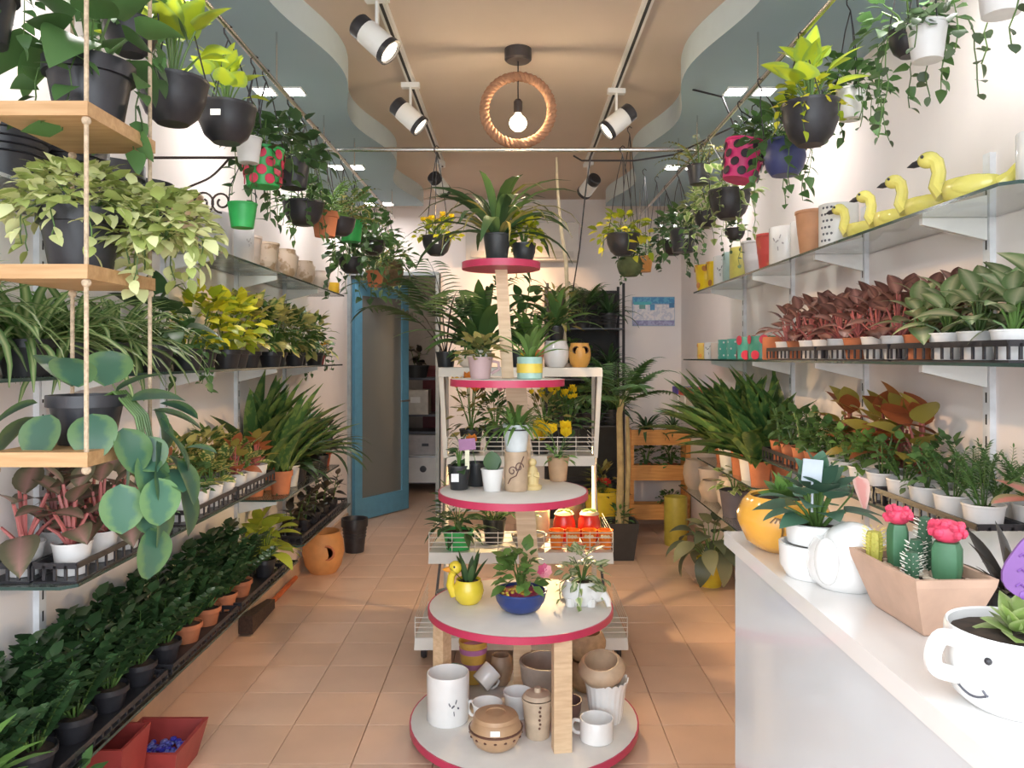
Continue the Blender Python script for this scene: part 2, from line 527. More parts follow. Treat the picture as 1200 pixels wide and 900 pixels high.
def variants(k, fn, seed):
    return [fn(random.Random(seed * 100 + i)) for i in range(k)]
SPC = {
    'spider': variants(3, lambda r: sp_blades(r, 'blade', G_SPIDER, 80, .27, .05, 1.5, 1.5, True, .04, 1.3) , 1),
    'zz': variants(4, lambda r: sp_fronds(r, G_ZZ, 11, .215, .055, 8, .85, 1.52, .35, 'ovate', .15, 'leaf_stalk', 1.25, .8, .004), 2),
    'snake': variants(3, lambda r: sp_blades(r, 'fat', G_SNAKE, 12, .36, 1.0, 1.5, .25, False, .035, .55, .5), 3),
    'snake_tall': variants(2, lambda r: sp_blades(r, 'fat', G_SNAKE, 16, .43, .75, 1.5, .45, False, .045, .55, .5), 4),
    'aglaonema': variants(3, lambda r: sp_rosette(r, 'ovate', G_AGLA, 10, .14, -.1, 1.2, .08, STEM_RED, .7, .07, .85, .005), 5),
    'burgundy': variants(4, lambda r: sp_rosette(r, 'ovate', G_BURG, 14, .085, 0, 1.25, .065, STEM_RED, .7, .06, .95), 6),
    'silver': variants(4, lambda r: sp_rosette(r, 'lance', G_SILVER, 15, .115, .1, 1.3, .05, None, .9, .05, 1.5), 7),
    'orange': variants(4, lambda r: sp_rosette(r, 'ovate', G_ORANGE, 13, .09, .1, 1.25, .055, STEM_RED, .6, .06), 8),
    'small_green': variants(4, lambda r: sp_bush(r, 'ovate', G_MID, 60, .065, .13, .042), 9),
    'small_fresh': variants(3, lambda r: sp_bush(r, 'ovate', G_FRESH, 60, .06, .12, .038), 10),
    'fir': variants(3, lambda r: sp_fronds(r, G_MID, 9, .15, .03, 12, .9, 1.5, .5, 'lance', .12), 11),
    'croton': variants(4, lambda r: sp_bush(r, 'lance', G_CROTON, 90, .10, .20, .085, .02, .6, 1.5), 12),
    'lime': variants(3, lambda r: sp_bush(r, 'ovate', G_LIME, 80, .12, .21, .075, .02), 13),
    'mixed': variants(3, lambda r: sp_rosette(r, 'lance', G_CROTON, 12, .12, .1, 1.3, .05, None, .6, .05, 1.5), 14),
    'lime_star': variants(2, lambda r: sp_rosette(r, 'lance', G_YELG, 16, .17, -.2, 1.0, .09, None, .8, .07, 1.5), 15),
    'dark': variants(3, lambda r: sp_cane(r, 'ovate', G_BLACK, 18, .10, .17, 3, .04), 16),
    'big_green': variants(2, lambda r: sp_rosette(r, 'heart', G_DARK, 14, .15, -.2, 1.1, .12, None, .7, .06), 17),
    'fern': variants(3, lambda r: sp_fronds(r, G_FRESH, 16, .17, .028, 10, .2, 1.4, 1.1, 'lance', .15), 18),
    'fern_olive': variants(2, lambda r: sp_fronds(r, G_OLIVE, 16, .18, .03, 10, .3, 1.4, 1.2, 'lance', .15), 19),
    'dracaena': variants(3, lambda r: sp_blades(r, 'strap', G_DARK, 30, .28, .1, 1.5, 1.2, False, .02, .9), 20),
    'palm': variants(3, lambda r: sp_fronds(r, G_DARK, 9, .50, .16, 13, .9, 1.45, 1.1, 'lance', .3, 'frond', .55, .2, .004), 21),
    'areca': variants(2, lambda r: sp_fronds(r, G_MID, 10, .42, .15, 12, .9, 1.45, .9, 'lance', .3, 'frond', .6, .2, .004), 22),
    'hang_green': variants(4, lambda r: sp_bush(r, 'ovate', G_MID, 90, .13, .12, .05, 0) + sp_vines(r, G_MID, 6, .05, .16, .042), 23),
    'hang_fresh': variants(3, lambda r: sp_bush(r, 'ovate', G_LIME, 90, .11, .09, .04, 0) + sp_vines(r, G_LIME, 5, .02, .07, .035), 24),
    'hang_cream': variants(3, lambda r: sp_bush(r, 'ovate', G_CREAM, 90, .14, .12, .055, 0) + sp_vines(r, G_CREAM, 6, .06, .18, .045), 25),
    'hang_dark': variants(3, lambda r: sp_bush(r, 'ovate', G_DARK, 90, .13, .15, .06, 0) + sp_vines(r, G_DARK, 6, .06, .2, .045), 26),
    'string': variants(3, lambda r: sp_vines(r, G_VINE, 4, .06, .21, .028, 'round', .06, .034) + sp_bush(r, 'round', G_VINE, 24, .055, .04, .032, 0, twig=False), 27),
    'neon': variants(2, lambda r: sp_rosette(r, 'heart', G_NEON, 22, .125, .35, 1.45, .12, None, .45, .06), 28),
    'pothos': variants(2, lambda r: sp_rosette(r, 'heart', G_MID, 14, .13, -.7, 1.0, .10, None, .8, .04) + sp_vines(r, G_MID, 4, .05, .15, .07), 29),
    'yellow_flower': variants(2, lambda r: sp_bush(r, 'ovate', G_LIME, 90, .085, .06, .03, 0) + sp_flowers(r, F_YEL, 10, .06, .07, .022), 30),
    'succulent': variants(2, lambda r: sp_rosette(r, 'lance', G_FRESH, 22, .062, .15, 1.35, 0.0, None, .3, .012, 1.6), 31),
    'leafy': variants(3, lambda r: sp_cane(r, 'ovate', G_MID, 26, .075, .16, 4, .035), 32),
    'green_bush': variants(3, lambda r: sp_bush(r, 'lance', G_MID, 110, .12, .2, .075, 0, .7, 1.4), 33),
    'broad_snake': variants(2, lambda r: sp_blades(r, 'fat', G_SNAKE, 26, .40, .25, 1.5, .5, False, .06, .75, .4), 34),
}
# ------------------------------------------------------------------ pots
PM = {}
def potmesh(kind, r, h, m, n=20, deep=False):
    k = (kind, round(r, 4), round(h, 4), m.name, deep)
    if k in PM: return PM[k]
    mb = MB(); t = max(.0025, r * .06)
    if kind == 'rim':      # flower pot with a collar
        pr = [(.001, 0), (.70 * r, 0), (.90 * r, .76 * h), (r, .765 * h), (r, h), (r - t, h), (.86 * r, .8 * h), (.84 * r, .82 * h)]
    elif kind == 'taper':
        pr = [(.001, 0), (.72 * r, 0), (.74 * r, .01 * h), (.96 * r, .93 * h), (r, .94 * h), (r, h), (r - t, h), (.9 * r, .86 * h)]
    elif kind == 'cyl':
        pr = [(.001, 0), (.94 * r, 0), (r, .04 * h), (r, .98 * h), (.985 * r, h), (r - t, h), (r - t * 1.4, .85 * h)]
    elif kind == 'bowl':
        pr = [(.001, 0), (.45 * r, 0), (.74 * r, .2 * h), (.93 * r, .55 * h), (.99 * r, .9 * h), (1.02 * r, .93 * h), (1.02 * r, h), (r - t, h), (.9 * r, .82 * h)]
    elif kind == 'belly':
        pr = [(.001, 0), (.62 * r, 0), (.86 * r, .18 * h), (r, .5 * h), (.93 * r, .78 * h), (.80 * r, .93 * h), (.82 * r, h), (.76 * r, h), (.74 * r, .86 * h)]
    elif kind == 'squat':
        pr = [(.001, 0), (.55 * r, 0), (.80 * r, .16 * h), (.98 * r, .5 * h), (.99 * r, .66 * h), (.86 * r, .9 * h), (.74 * r, h), (.68 * r, .98 * h), (.72 * r, .84 * h)]
    elif kind == 'square':
        pr = None
        s = r * .9
        b = s * .72
        P = [(-b, -b, 0), (b, -b, 0), (b, b, 0), (-b, b, 0), (-s, -s, h), (s, -s, h), (s, s, h), (-s, s, h)]
        mb.add(P, [(3, 2, 1, 0), (0, 1, 5, 4), (1, 2, 6, 5), (2, 3, 7, 6), (3, 0, 4, 7)])
        i_ = s - t * 1.6
        Q = [(-s, -s, h), (s, -s, h), (s, s, h), (-s, s, h), (-i_, -i_, h), (i_, -i_, h), (i_, i_, h), (-i_, i_, h), (-i_, -i_, h * .82), (i_, -i_, h * .82), (i_, i_, h * .82), (-i_, i_, h * .82)]
        mb.add(Q, [(0, 1, 5, 4), (1, 2, 6, 5), (2, 3, 7, 6), (3, 0, 4, 7), (4, 5, 9, 8), (5, 6, 10, 9), (6, 7, 11, 10), (7, 4, 8, 11)])
    if pr: 
        if deep: pr = pr + [(pr[-1][0] * .97, .5 * h), (pr[-1][0] * .8, .14 * h), (.001, .10 * h)]
        mb.lathe(pr, n)
    PM[k] = mb.mesh('pot', m, 40)
    return PM[k]
SOIL_F = {'rim': .86, 'taper': .92, 'cyl': .94, 'bowl': .92, 'belly': .76, 'squat': .74, 'square': .86}
def soilmesh(kind, r, m=None):
    m = m or soil_m
    k = ('soil', kind, round(r, 4), m.name)
    if k in PM: return PM[k]
    q = r * SOIL_F[kind]; mb = MB()
    if kind == 'square':
        mb.box((0, 0, 0), (q * 1.9, q * 1.9, .004))
    else:
        mb.lathe([(.001, .006), (q * .5, .005), (q, 0), (q * .98, -.006), (.001, -.006)], 14)
    PM[k] = mb.mesh('soil', m)
    return PM[k]

def pot_parts(root, kind, r, h, m, soil=True, soil_mat=None, fill=.86):
    link('pot', potmesh(kind, r, h, m), root)
    if soil: link('soil', soilmesh(kind, r, soil_mat), root, loc=(0, 0, h * fill))

WALLX = 1.4
def soft(d, lim):
    a = lim * .55
    if d <= a: return d
    return a + (lim - a) * (1 - math.exp(-(d - a) / (lim - a)))
def grow(root, sp, z, var=0, s=1.0, rz=0.0, ceil=None):
    """sets a species on the root; what would grow into a side wall (or the shelf above) bends away from it"""
    B = Matrix.Translation((0, 0, z)) @ Matrix.Rotation(rz, 4, 'Z') @ Matrix.Diagonal((s, s, s, 1))
    V = SPC[sp] if isinstance(sp, str) else [sp]
    x0 = root.location.x; sg = 1 if x0 > 0 else -1
    lim = WALLX - .012 - abs(x0)
    near = lim < .34
    zl = (ceil - root.location.z - z) if ceil else None
    for nm, me, M, kind in V[var % len(V)]:
        T = B @ M if M is not None else B
        if (near or zl) and me.name.startswith('leaf'):
            for tr in range(9):
                tip = max((T @ me.vertices[k].co for k in range(6, len(me.vertices))), key=lambda q: q.x * sg)
                zt = max((T @ v.co).z for v in me.vertices) - z
                if tip.x * sg > lim:
                    if tr == 0: T = Matrix.Translation(T.to_translation()) @ Matrix.Rotation(2.2 + .3 * len(nm), 4, 'Z') @ Matrix.Translation(-T.to_translation()) @ T
                    else: T = Matrix.Translation(T.to_translation()) @ Matrix.Rotation(.6, 4, 'Z') @ Matrix.Translation(-T.to_translation()) @ T
                elif zl and zt > zl:
                    T = T @ Matrix.Rotation(-.3, 4, 'X') @ Matrix.Diagonal((.93, .93, .93, 1))
                else: break
            else:
                if tip.x * sg > lim: continue
        elif near or zl:
            c = [T @ v.co for v in me.vertices]
            top = max(p.z for p in c) - z
            if (near and max(p.x * sg for p in c) > lim) or (zl and top > zl):
                me = me.copy()
                co = []
                for p in c:
                    x = soft(p.x * sg, lim) * sg if p.x * sg > 0 else p.x
                    zz = p.z
                    if zl and zz > z: zz = z + soft(zz - z, zl)
                    co += [x, p.y, zz]
                me.vertices.foreach_set('co', co); me.update()
                T = Matrix.Identity(4)
        link(nm, me, root, T, kind)

_seed = [0]
def plant(name, label, cat, loc, pot, sp, s=1.0, rz=None, var=None, group=None, fill=.86, soil_mat=None, ceil=None):
    """a potted plant: pot = (kind, radius, height, material)"""
    _seed[0] += 1
    rr = random.Random(_seed[0] * 7 + 3)
    if rz is None: rz = rr.uniform(0, 6.28)
    if var is None: var = rr.randrange(12)
    t = thing(name, label, cat, loc, 0, group)
    pot_parts(t, *pot, fill=fill, soil_mat=soil_mat)
    many = isinstance(sp, list) and not isinstance(sp[0], tuple)
    for q in (sp if many else [sp]):
        grow(t, q, pot[2] * fill, var, s, rz, ceil)
    return t

def hanger(root, r, z, top, n=3, m=None, w=.0022, dx=0.0):
    """three cords from the pot's rim to a hook at height top above the pot's base"""
    mb = MB()
    for k in range(n):
        a = 2 * pi * k / n + .5
        mb.tube([(cos(a) * r, sin(a) * r, z), (cos(a) * r * .35 + dx * .75, sin(a) * r * .35, z + (top - z) * .75), (dx, 0, top)], w, 4)
    mb.tube([(dx, 0, top), (dx - .012, 0, top + .02), (dx - .013, 0, top + .034), (dx, 0, top + .046), (dx + .012, 0, top + .036)], w * 1.2, 4)
    mb.build('hanger', m or black_pl, root)
# ------------------------------------------------------------------ the room
W = 1.4; Y0 = -0.3; YB = 6.45; H = 2.72; SOF = 2.6
mb = MB(); mb.box((-W - .06, (Y0 + YB) / 2, 1.4), (.12, YB - Y0, 2.8)); struct('wall_left', mb, wall_m)
mb = MB(); mb.box((W + .06, (Y0 + YB + .12) / 2, 1.4), (.12, YB - Y0 + .12, 2.8)); struct('wall_right', mb, wall_m)
mb = MB(); mb.box((.39, YB + .06, 1.4), (2.02, .12, 2.8)); mb.box((-1.02, YB + .06, 2.45), (.80, .12, .70)); mb.box((-1.46, YB + .06, 1.4), (.08, .12, 2.8))
struct('wall_back', mb, wall_m)
mb = MB(); mb.box((0, (Y0 + 8.9) / 2, -.06), (3.2, 8.9 - Y0, .10))
floor = struct('floor', mb, mat('grout', (.46, .32, .23), .9))
tile_cols = [(.68, .455, .325), (.65, .43, .305), (.70, .47, .34)]
tile_ms = [mat('floor_tile_%s' % 'abc'[i], c, .28, var=.05, scale=5, spec=.4) for i, c in enumerate(tile_cols)]
tm = []
for m in tile_ms:
    b = MB(); g = .0016; s = .14 - g
    b.add([(-s, -s, -.01), (s, -s, -.01), (s, s, -.01), (-s, s, -.01), (-s, -s, -.001), (s, -s, -.001), (s, s, -.001), (-s, s, -.001), (-s + .002, -s + .002, 0), (s - .002, -s + .002, 0), (s - .002, s - .002, 0), (-s + .002, s - .002, 0)],
          [(0, 1, 5, 4), (1, 2, 6, 5), (2, 3, 7, 6), (3, 0, 4, 7), (4, 5, 9, 8), (5, 6, 10, 9), (6, 7, 11, 10), (7, 4, 8, 11), (8, 9, 10, 11)])
    tm.append(b.mesh('tile', m, 0))
rt = random.Random(4)
for i in range(10):
    for j in range(25):
        link('tile', tm[rt.randrange(3)], floor, loc=(-1.26 + .28 * i, 2.08 - .14 + .28 * (j - 5), 0))
mb = MB()
mb.box((0, .3, -.006), (2.8, 1.0, .01)); mb.box((0, 7.9, -.006), (3.0, 1.7, .01))
struct('trim_8', mb, tile_ms[0], parent=floor)
mb = MB(); mb.box((0, (Y0 + YB) / 2 + .06, H + .05), (2 * W + .24, YB - Y0 + .12, .1)); struct('ceiling', mb, ceil_m)
# wavy dropped soffits on both sides
def soffit(name, sgn):
    mb = MB(); N = 110; vs = []; fs = []; mi = []
    for i in range(N + 1):
        y = Y0 + (6.12 - Y0) * i / N
        e = .775 + .055 * cos(2 * pi * (y - 2.52) / 1.40)
        if y > 5.75: e = e + (0.0 if y < 5.75 else 0)
        vs += [(sgn * W, y, SOF), (sgn * e, y, SOF), (sgn * e, y, H), (sgn * W, y, H)]
    for i in range(N):
        a = i * 4
        q = [(a, a + 1, a + 5, a + 4), (a + 1, a + 2, a + 6, a + 5)]
        if sgn < 0: q = [tuple(reversed(f)) for f in q]
        fs += q; mi += [0, 1]
    e = N * 4; fs += [(e, e + 1, e + 2, e + 3)]; mi += [0]
    mb.add(vs, fs); mb.m = mi
    struct(name, mb, [blue_m, blue_edge_m], 30)
soffit('trim_1', -1); soffit('trim_2', 1)
base_m = mat('baseboard_tile', (.58, .40, .28), .4, var=.06)
mb = MB(); mb.box((-W + .008, 3.1, .05), (.016, 6.6, .10)); struct('baseboard_left', mb, base_m)
mb = MB(); mb.box((W - .008, 3.1, .05), (.016, 6.6, .10)); struct('baseboard_right', mb, base_m)
mb = MB(); mb.box((.39, YB - .008, .05), (2.0, .016, .10)); struct('baseboard_back', mb, base_m)
# slotted uprights that carry the shelf brackets
up_m = mat('upright_enamel', (.74, .75, .77), .4)
k = 3
for sg in (-1, 1):
    for y in (2.25, 3.05, 3.85, 4.65):
        mb = MB(); mb.box((sg * (W - .009), y, 1.12), (.018, .034, 1.75))
        for zz in range(26): mb.box((sg * (W - .0185), y, .32 + zz * .064), (.001, .006, .03), mi=1)
        struct('trim_%d' % (k + 9), mb, [up_m, dark_gap]); k += 1
# back room seen through the door
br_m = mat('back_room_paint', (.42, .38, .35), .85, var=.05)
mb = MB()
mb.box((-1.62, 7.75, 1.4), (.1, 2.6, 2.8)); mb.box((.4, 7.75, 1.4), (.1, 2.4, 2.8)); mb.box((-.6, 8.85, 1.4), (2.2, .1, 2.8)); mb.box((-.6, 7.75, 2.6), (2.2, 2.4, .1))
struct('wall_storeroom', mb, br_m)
# ground outside the shop front
mb = MB(); mb.box((0, -8, -.16), (30, 15.4, .1)); struct('ground', mb, mat('pavement', (.42, .41, .39), .9, var=.1, scale=2))
mb = MB(); mb.box((0, .0 - .3, -.06), (3.2, .02, .1)); struct('trim_9', mb, mat('threshold_stone', (.4, .38, .36), .6))
# the doorway: frame and the glazed door swung into the back room
door_blue = mat('door_blue_paint', (.12, .32, .47), .45, var=.06)
mb = MB()
mb.box((-1.385, YB + .05, 1.04), (.03, .16, 2.08)); mb.box((-.645, YB + .05, 1.04), (.03, .16, 2.08)); mb.box((-1.015, YB + .05, 2.095), (.77, .16, .03))
struct('trim_3', mb, mat('door_frame_grey', (.30, .34, .36), .5))
dr = bpy.data.objects.new('door_1', None); COL.objects.link(dr); dr['kind'] = 'structure'
dr.location = (-1.36, YB + .02, 0); dr.rotation_euler = (0, 0, radians(58))
def dpart(nm, c, sz, m):
    b = MB(); b.box(c, sz); return b.build(nm, m, dr)
DW = .70
dpart('stile', (.045, 0, 1.03), (.09, .04, 2.04), door_blue); dpart('stile', (DW - .045, 0, 1.03), (.09, .04, 2.04), door_blue)
dpart('rail', (DW / 2, 0, 1.985), (DW - .18, .038, .13), door_blue); dpart('rail', (DW / 2, 0, .10), (DW - .18, .038, .18), door_blue)
dpart('pane', (DW / 2, 0, 1.055), (DW - .18, .008, 1.73), door_glass)
b = MB(); b.tube([(DW - .04, -.02, 1.0), (DW - .04, -.06, 1.0), (DW - .15, -.06, 1.0)], .009, 8); b.build('handle', chrome, dr)

# ------------------------------------------------------------------ glass wall shelves
def wall_shelf(name_label, sgn, y0, y1, z, depth=.245, brk=(), chamfer=True):
    t = thing('glass_shelf', name_label, 'shelf', (sgn * W, (y0 + y1) / 2, z), 0, 'glass shelves on wall brackets')
    h = (y1 - y0) / 2; c = .03
    o = [(0, -h), (-sgn * (depth - c), -h), (-sgn * depth, -h + c), (-sgn * depth, h), (0, h)]
    b = MB(); T = .009
    vs = [(x + -sgn * .002, y, 0) for x, y in o] + [(x + -sgn * .002, y, -T) for x, y in o]
    n = len(o)
    top = tuple(range(n)); bot = tuple(range(2 * n - 1, n - 1, -1))
    sides = [(i, n + i, n + (i + 1) % n, (i + 1) % n) for i in range(n)]
    if sgn < 0: pass
    b.add(vs, [top, bot] + sides); b.m = [0, 0] + [1] * n
    b.build('pane', [glass_m, glass_edge], t, 0)
    for y in brk:
        y = y - (y0 + y1) / 2
        b = MB()
        x0 = -sgn * .02; x1 = -sgn * (depth - .035)
        b.hexa([(x0, y - .009, -.075), (x1, y - .009, -.03), (x1, y + .009, -.03), (x0, y + .009, -.075), (x0, y - .009, -T - .001), (x1, y - .009, -T - .001), (x1, y + .009, -T - .001), (x0, y + .009, -T - .001)])
        b.build('bracket', white_m, t)
    return t
BR = (2.25, 3.05, 3.85, 4.65)
ZT, ZM, ZL, ZB = 1.815, 1.35, .80, .315
wall_shelf('top glass shelf on the door-side wall, with pale pots along it', -1, 1.65, 5.2, ZT, brk=BR)
wall_shelf('glass shelf of leafy plants on door-side wall, just below eye level', -1, 1.5, 5.15, ZM, brk=BR)
wall_shelf('glass shelf of white pots in black trays on the door-side wall', -1, 2.0, 3.72, ZL, brk=(2.25, 3.05))
wall_shelf('short glass shelf of dark plants close to the blue door', -1, 3.8, 5.05, .69, brk=(3.85, 4.65))
wall_shelf('lowest long glass shelf on door-side wall, full of glossy dark plants', -1, 1.3, 4.1, ZB, brk=(2.25, 3.05))
wall_shelf('low short glass shelf above the terracotta floor pot', -1, 4.18, 5.4, .37, brk=(4.65,))
ZR = .926; ZRM = 1.385
wall_shelf('top glass shelf on counter-side wall, with yellow swans on it', 1, 1.8, 4.95, ZT, brk=BR)
wall_shelf('glass shelf of burgundy plants and teal pots on the counter-side wall', 1, 1.70, 5.25, ZRM, brk=BR)
wall_shelf('glass shelf of white pots beside the white counter', 1, 1.9, 3.6, ZR, brk=(2.25, 3.05))
wall_shelf('short glass shelf under the tall snake plants on counter-side wall', 1, 3.7, 4.85, .765, brk=(3.85, 4.65))
wall_shelf('short glass shelf with red and white boxes in the far corner', 1, 4.92, 5.9, .99, brk=(5.3,))
wall_shelf('lowest glass shelf on counter-side wall, carrying blush stoneware', 1, 3.9, 5.4, .50, brk=(4.65,))

# ------------------------------------------------------------------ counter
t = thing('counter', 'white glossy sales counter holding planters', 'counter', (.86, 1.05, 0))
cm = mat('counter_laminate', (.66, .69, .72), .16, var=.03, scale=3, coat=.3)
b = MB(); b.box((0, 0, .485), (.72, 1.38, .97)); b.build('body', cm, t)
b = MB(); b.box((0, 0, .985), (.76, 1.42, .03)); b.build('top', mat('counter_top', (.82, .80, .78), .14, var=.03, scale=4, coat=.4), t)

# ------------------------------------------------------------------ ceiling fittings
def downlight(px, y, sgn, label):
    x = sgn * 1.06
    t = thing('ceiling_light', label, 'ceiling light', (x, y, SOF))
    for d in (-.066, .066):
        b = MB(); b.box((d, 0, -.004), (.09, .10, .008)); f = b.build('frame', white_m, t)
        b = MB(); b.box((d, 0, -.0095), (.075, .085, .003)); b.build('diffuser', emit('downlight_glow', COOL, 22), t)
    la = bpy.data.lights.new('ceiling_light_lamp', 'AREA'); la.size = .16; la.energy = DOWNLIGHT_POWER; la.color = COOL
    lo = bpy.data.objects.new('ceiling_light_lamp', la); COL.objects.link(lo); lo.parent = t; lo.location = (0, 0, -.02)
for y, wh in ((2.05, 'at the shop front'), (3.46, 'second from the shop front'), (4.84, 'third from the shop front'), (6.0, 'by the back wall')):
    downlight(0, y, -1, 'square twin ceiling light in blue soffit over door-side shelves, ' + wh)
    if y < 5.5: downlight(0, y, 1, 'square twin ceiling light in blue soffit over counter-side shelves, ' + wh)

t = thing('ceiling_light', 'small round fill lamp added to brighten the storeroom', 'ceiling light', (-.9, 7.4, 2.55))  # added fill lamp, out of view, lifts the dark storeroom behind the door
b = MB(); b.lathe([(.001, -.035), (.07, -.03), (.09, -.012), (.09, 0), (.001, 0)], 20); b.build('diffuser', emit('storeroom_fill_glow', (1, .85, .65), 5), t)
la = bpy.data.lights.new('storeroom_fill', 'POINT'); la.energy = 9.0; la.color = (1, .82, .62); la.shadow_soft_size = .06
lo = bpy.data.objects.new('storeroom_fill', la); COL.objects.link(lo); lo.parent = t; lo.location = (0, 0, -.1)

def track(sgn, side, spots):
    x = sgn * .49
    b = MB(); b.box((0, 0, -.014), (.034, 3.5, .028)); b.box((0, 0, -.029), (.012, 3.46, .002), mi=1)
    t = thing('track_rail', 'white lighting track along the %s side of the pale ceiling' % side, 'rail', (x, 3.5, H))
    b.build('rail', [white_m, dark_gap], t)
    for y, az, el, lab in spots:
        s = thing('track_spotlight', lab, 'spotlight', (x, y, H - .03), radians(az))
        b = MB(); b.box((0, 0, -.012), (.03, .085, .024)); b.build('adapter', white_m, s)
        b = MB(); b.box((0, 0, -.085), (.016, .010, .13)); b.tube([(-.02, 0, -.15), (.02, 0, -.15)], .012, 8); b.build('arm', white_m, s)
        Mr = Matrix.Rotation(radians(el), 3, 'X')
        c = Vector((0, 0, -.165))
        R90 = Mr @ Matrix.Rotation(-pi / 2, 3, 'X')
        b = MB(); b.lathe([(.001, -.055), (.046, -.055), (.048, .045), (.001, .045)], 18, c, 0, R90); b.build('housing', white_m, s)
        b = MB(); b.lathe([(.001, -.10), (.038, -.10), (.044, -.094), (.044, -.0555), (.001, -.0555)], 18, c, 0, R90); b.build('heat_sink', black_pl, s)
        b = MB(); b.lathe([(.048, .0455), (.051, .0455), (.051, .066), (.043, .066), (.043, .0455)], 18, c, 0, R90); b.build('bezel', black_pl, s)
        b = MB(); b.lathe([(.001, .046), (.042, .046), (.040, .058), (.001, .061)], 18, c, 0, R90); b.build('lens', emit('spot_glow', (1, .86, .66), 9), s)
        la = bpy.data.lights.new('spotlight_lamp', 'SPOT'); la.energy = SPOT_POWER; la.color = WARM; la.spot_size = radians(44); la.spot_blend = .5; la.shadow_soft_size = .03
        lo = bpy.data.objects.new('spotlight_lamp', la); COL.objects.link(lo); lo.parent = s
        d = Mr @ Vector((0, 1, 0))
        lo.location = c + d * .075
        lo.rotation_euler = d.to_track_quat('-Z', 'Y').to_euler()
# az: 0 looks to the back wall, positive turns towards the door side; el: tilt
track(-1, 'door', [
    (2.74, -98, -42, 'large white spotlight with black heat sink, frontmost on door-side track'),
    (3.62, -92, -42, 'white spotlight in the middle of the door-side track'),
    (5.05, -24, -26, 'small dark-backed spotlight at far end of door-side track')])
track(1, 'counter', [
    (3.70, 96, -40, 'white spotlight in the middle of the counter-side track'),
    (5.10, 26, -26, 'small white spotlight at far end of counter-side track')])

# pendant with a rope ring
t = thing('pendant_lamp', 'bare bulb pendant in a rope ring below the pale ceiling', 'lamp', (.015, 3.3, H))
b = MB(); b.lathe([(.001, 0), (.058, 0), (.058, -.045), (.05, -.052), (.001, -.052)][::-1], 20); b.build('canopy', mat('dark_bronze', (.06, .05, .05), .4), t)
b = MB(); b.tube([(0, 0, -.05), (0, 0, -.25)], .003, 6); b.build('cord', black_pl, t)
ring = MB(); R = .145; NN = 64
cz = -.262
for st in range(3):
    P = []
    for i in range(NN * 2):
        a = 2 * pi * i / (NN * 2); ph = a * 15 + st * 2 * pi / 3
        rr = R + .0125 * cos(ph)
        P.append((rr * cos(a), .0125 * sin(ph), cz + rr * sin(a)))
    ring.tube(P, .0105, 6, closed=True)
ring.build('rope_ring', mat('ring_rope', (.40, .20, .11), .85, var=.2, scale=60), t, 60)
b = MB(); b.lathe([(.001, -.275), (.018, -.275), (.019, -.225), (.012, -.215), (.001, -.213)], 14); b.build('socket', mat('socket_black', (.05, .035, .03), .4), t)
b = MB(); b.lathe([(.001, -.352), (.016, -.349), (.032, -.335), (.038, -.318), (.032, -.298), (.016, -.283), (.012, -.2755), (.001, -.2753)], 16); b.build('bulb', emit('bulb_glow', (1.0, .86, .58), 30), t)
la = bpy.data.lights.new('bulb_lamp', 'POINT'); la.energy = BULB_POWER; la.color = (1, .76, .5); la.shadow_soft_size = .045
lo = bpy.data.objects.new('bulb_lamp', la); COL.objects.link(lo); lo.parent = t; lo.location = (0, 0, -.40)

# hanging rods: two along the shop, one across
steel = mat('rod_steel', (.62, .60, .58), .25, 1.0, var=.06)
def rod(label, p0, p1, r, ends):
    t = thing('hanging_rod', label, 'rod', p0)
    b = MB(); b.tube([(0, 0, 0), Vector(p1) - Vector(p0)], r, 10); b.build('bar', steel, t)
    for f in ends:
        q = (Vector(p1) - Vector(p0)) * f
        b = MB(); b.tube([q + Vector((0, 0, .004)), q + Vector((0, 0, SOF - p0[2]))], .004, 6); b.build('drop_wire', chrome, t)
XL, XR, ZROD = -.88, .90, 2.41
rod('long steel hanging rod of baskets along the door side', (XL, 1.0, ZROD), (XL, 5.6, ZROD), .009, (.1, .4, .7, .98))
rod('long steel hanging rod of baskets along the counter side', (XR, 1.0, ZROD), (XR, 5.6, ZROD), .009, (.1, .4, .7, .98))
rod('steel cross rod spanning the shop below the rope pendant', (-1.10, 3.82, 2.43), (1.06, 3.82, 2.43), .011, (.07, .93))
# cables
t = tag(MB().tube([(.30, 3.9, 2.42), (.34, 3.88, 2.39), (.6, 3.86, 2.385), (.80, 3.84, 2.41), (1.0, 3.5, 2.45), (.92, 3.4, 2.55), (.80, 3.45, 2.60)], .005, 6).build('cable', black_pl), 'black cable looped along the steel cross rod to the soffit', 'cable')
t = tag(MB().tube([(.385, 3.86, 2.42), (.36, 3.87, 2.25), (.33, 3.9, 1.95), (.30, 3.95, 1.74)], .004, 6).build('cord', black_pl), 'dark cord dropping from cross rod to the wire display rack', 'cord')

# air conditioner on the back wall
t = thing('air_conditioner', 'white air conditioner high on the back wall', 'air conditioner', (.06, YB, 2.19))
acm = mat('ac_plastic', (.62, .57, .52), .4, var=.03)
b = MB(); b.hexa([(-.46, -.16, 0), (.46, -.16, 0), (.46, -.001, 0), (-.46, -.001, 0), (-.46, -.21, .30), (.46, -.21, .30), (.46, -.001, .30), (-.46, -.001, .30)]); b.build('body', acm, t)
b = MB(); b.box((0, -.178, .045), (.84, .012, .05), M=None); b.build('louver', mat('ac_louver', (.45, .42, .39), .4), t)
b = MB()
for k in range(8): b.box((0, -.11, .303 + .0), (.86, .004, .006), M=None); b.box((0, -.19 + k * .022, .303), (.86, .006, .006))
b.build('vent', grey_m, t)
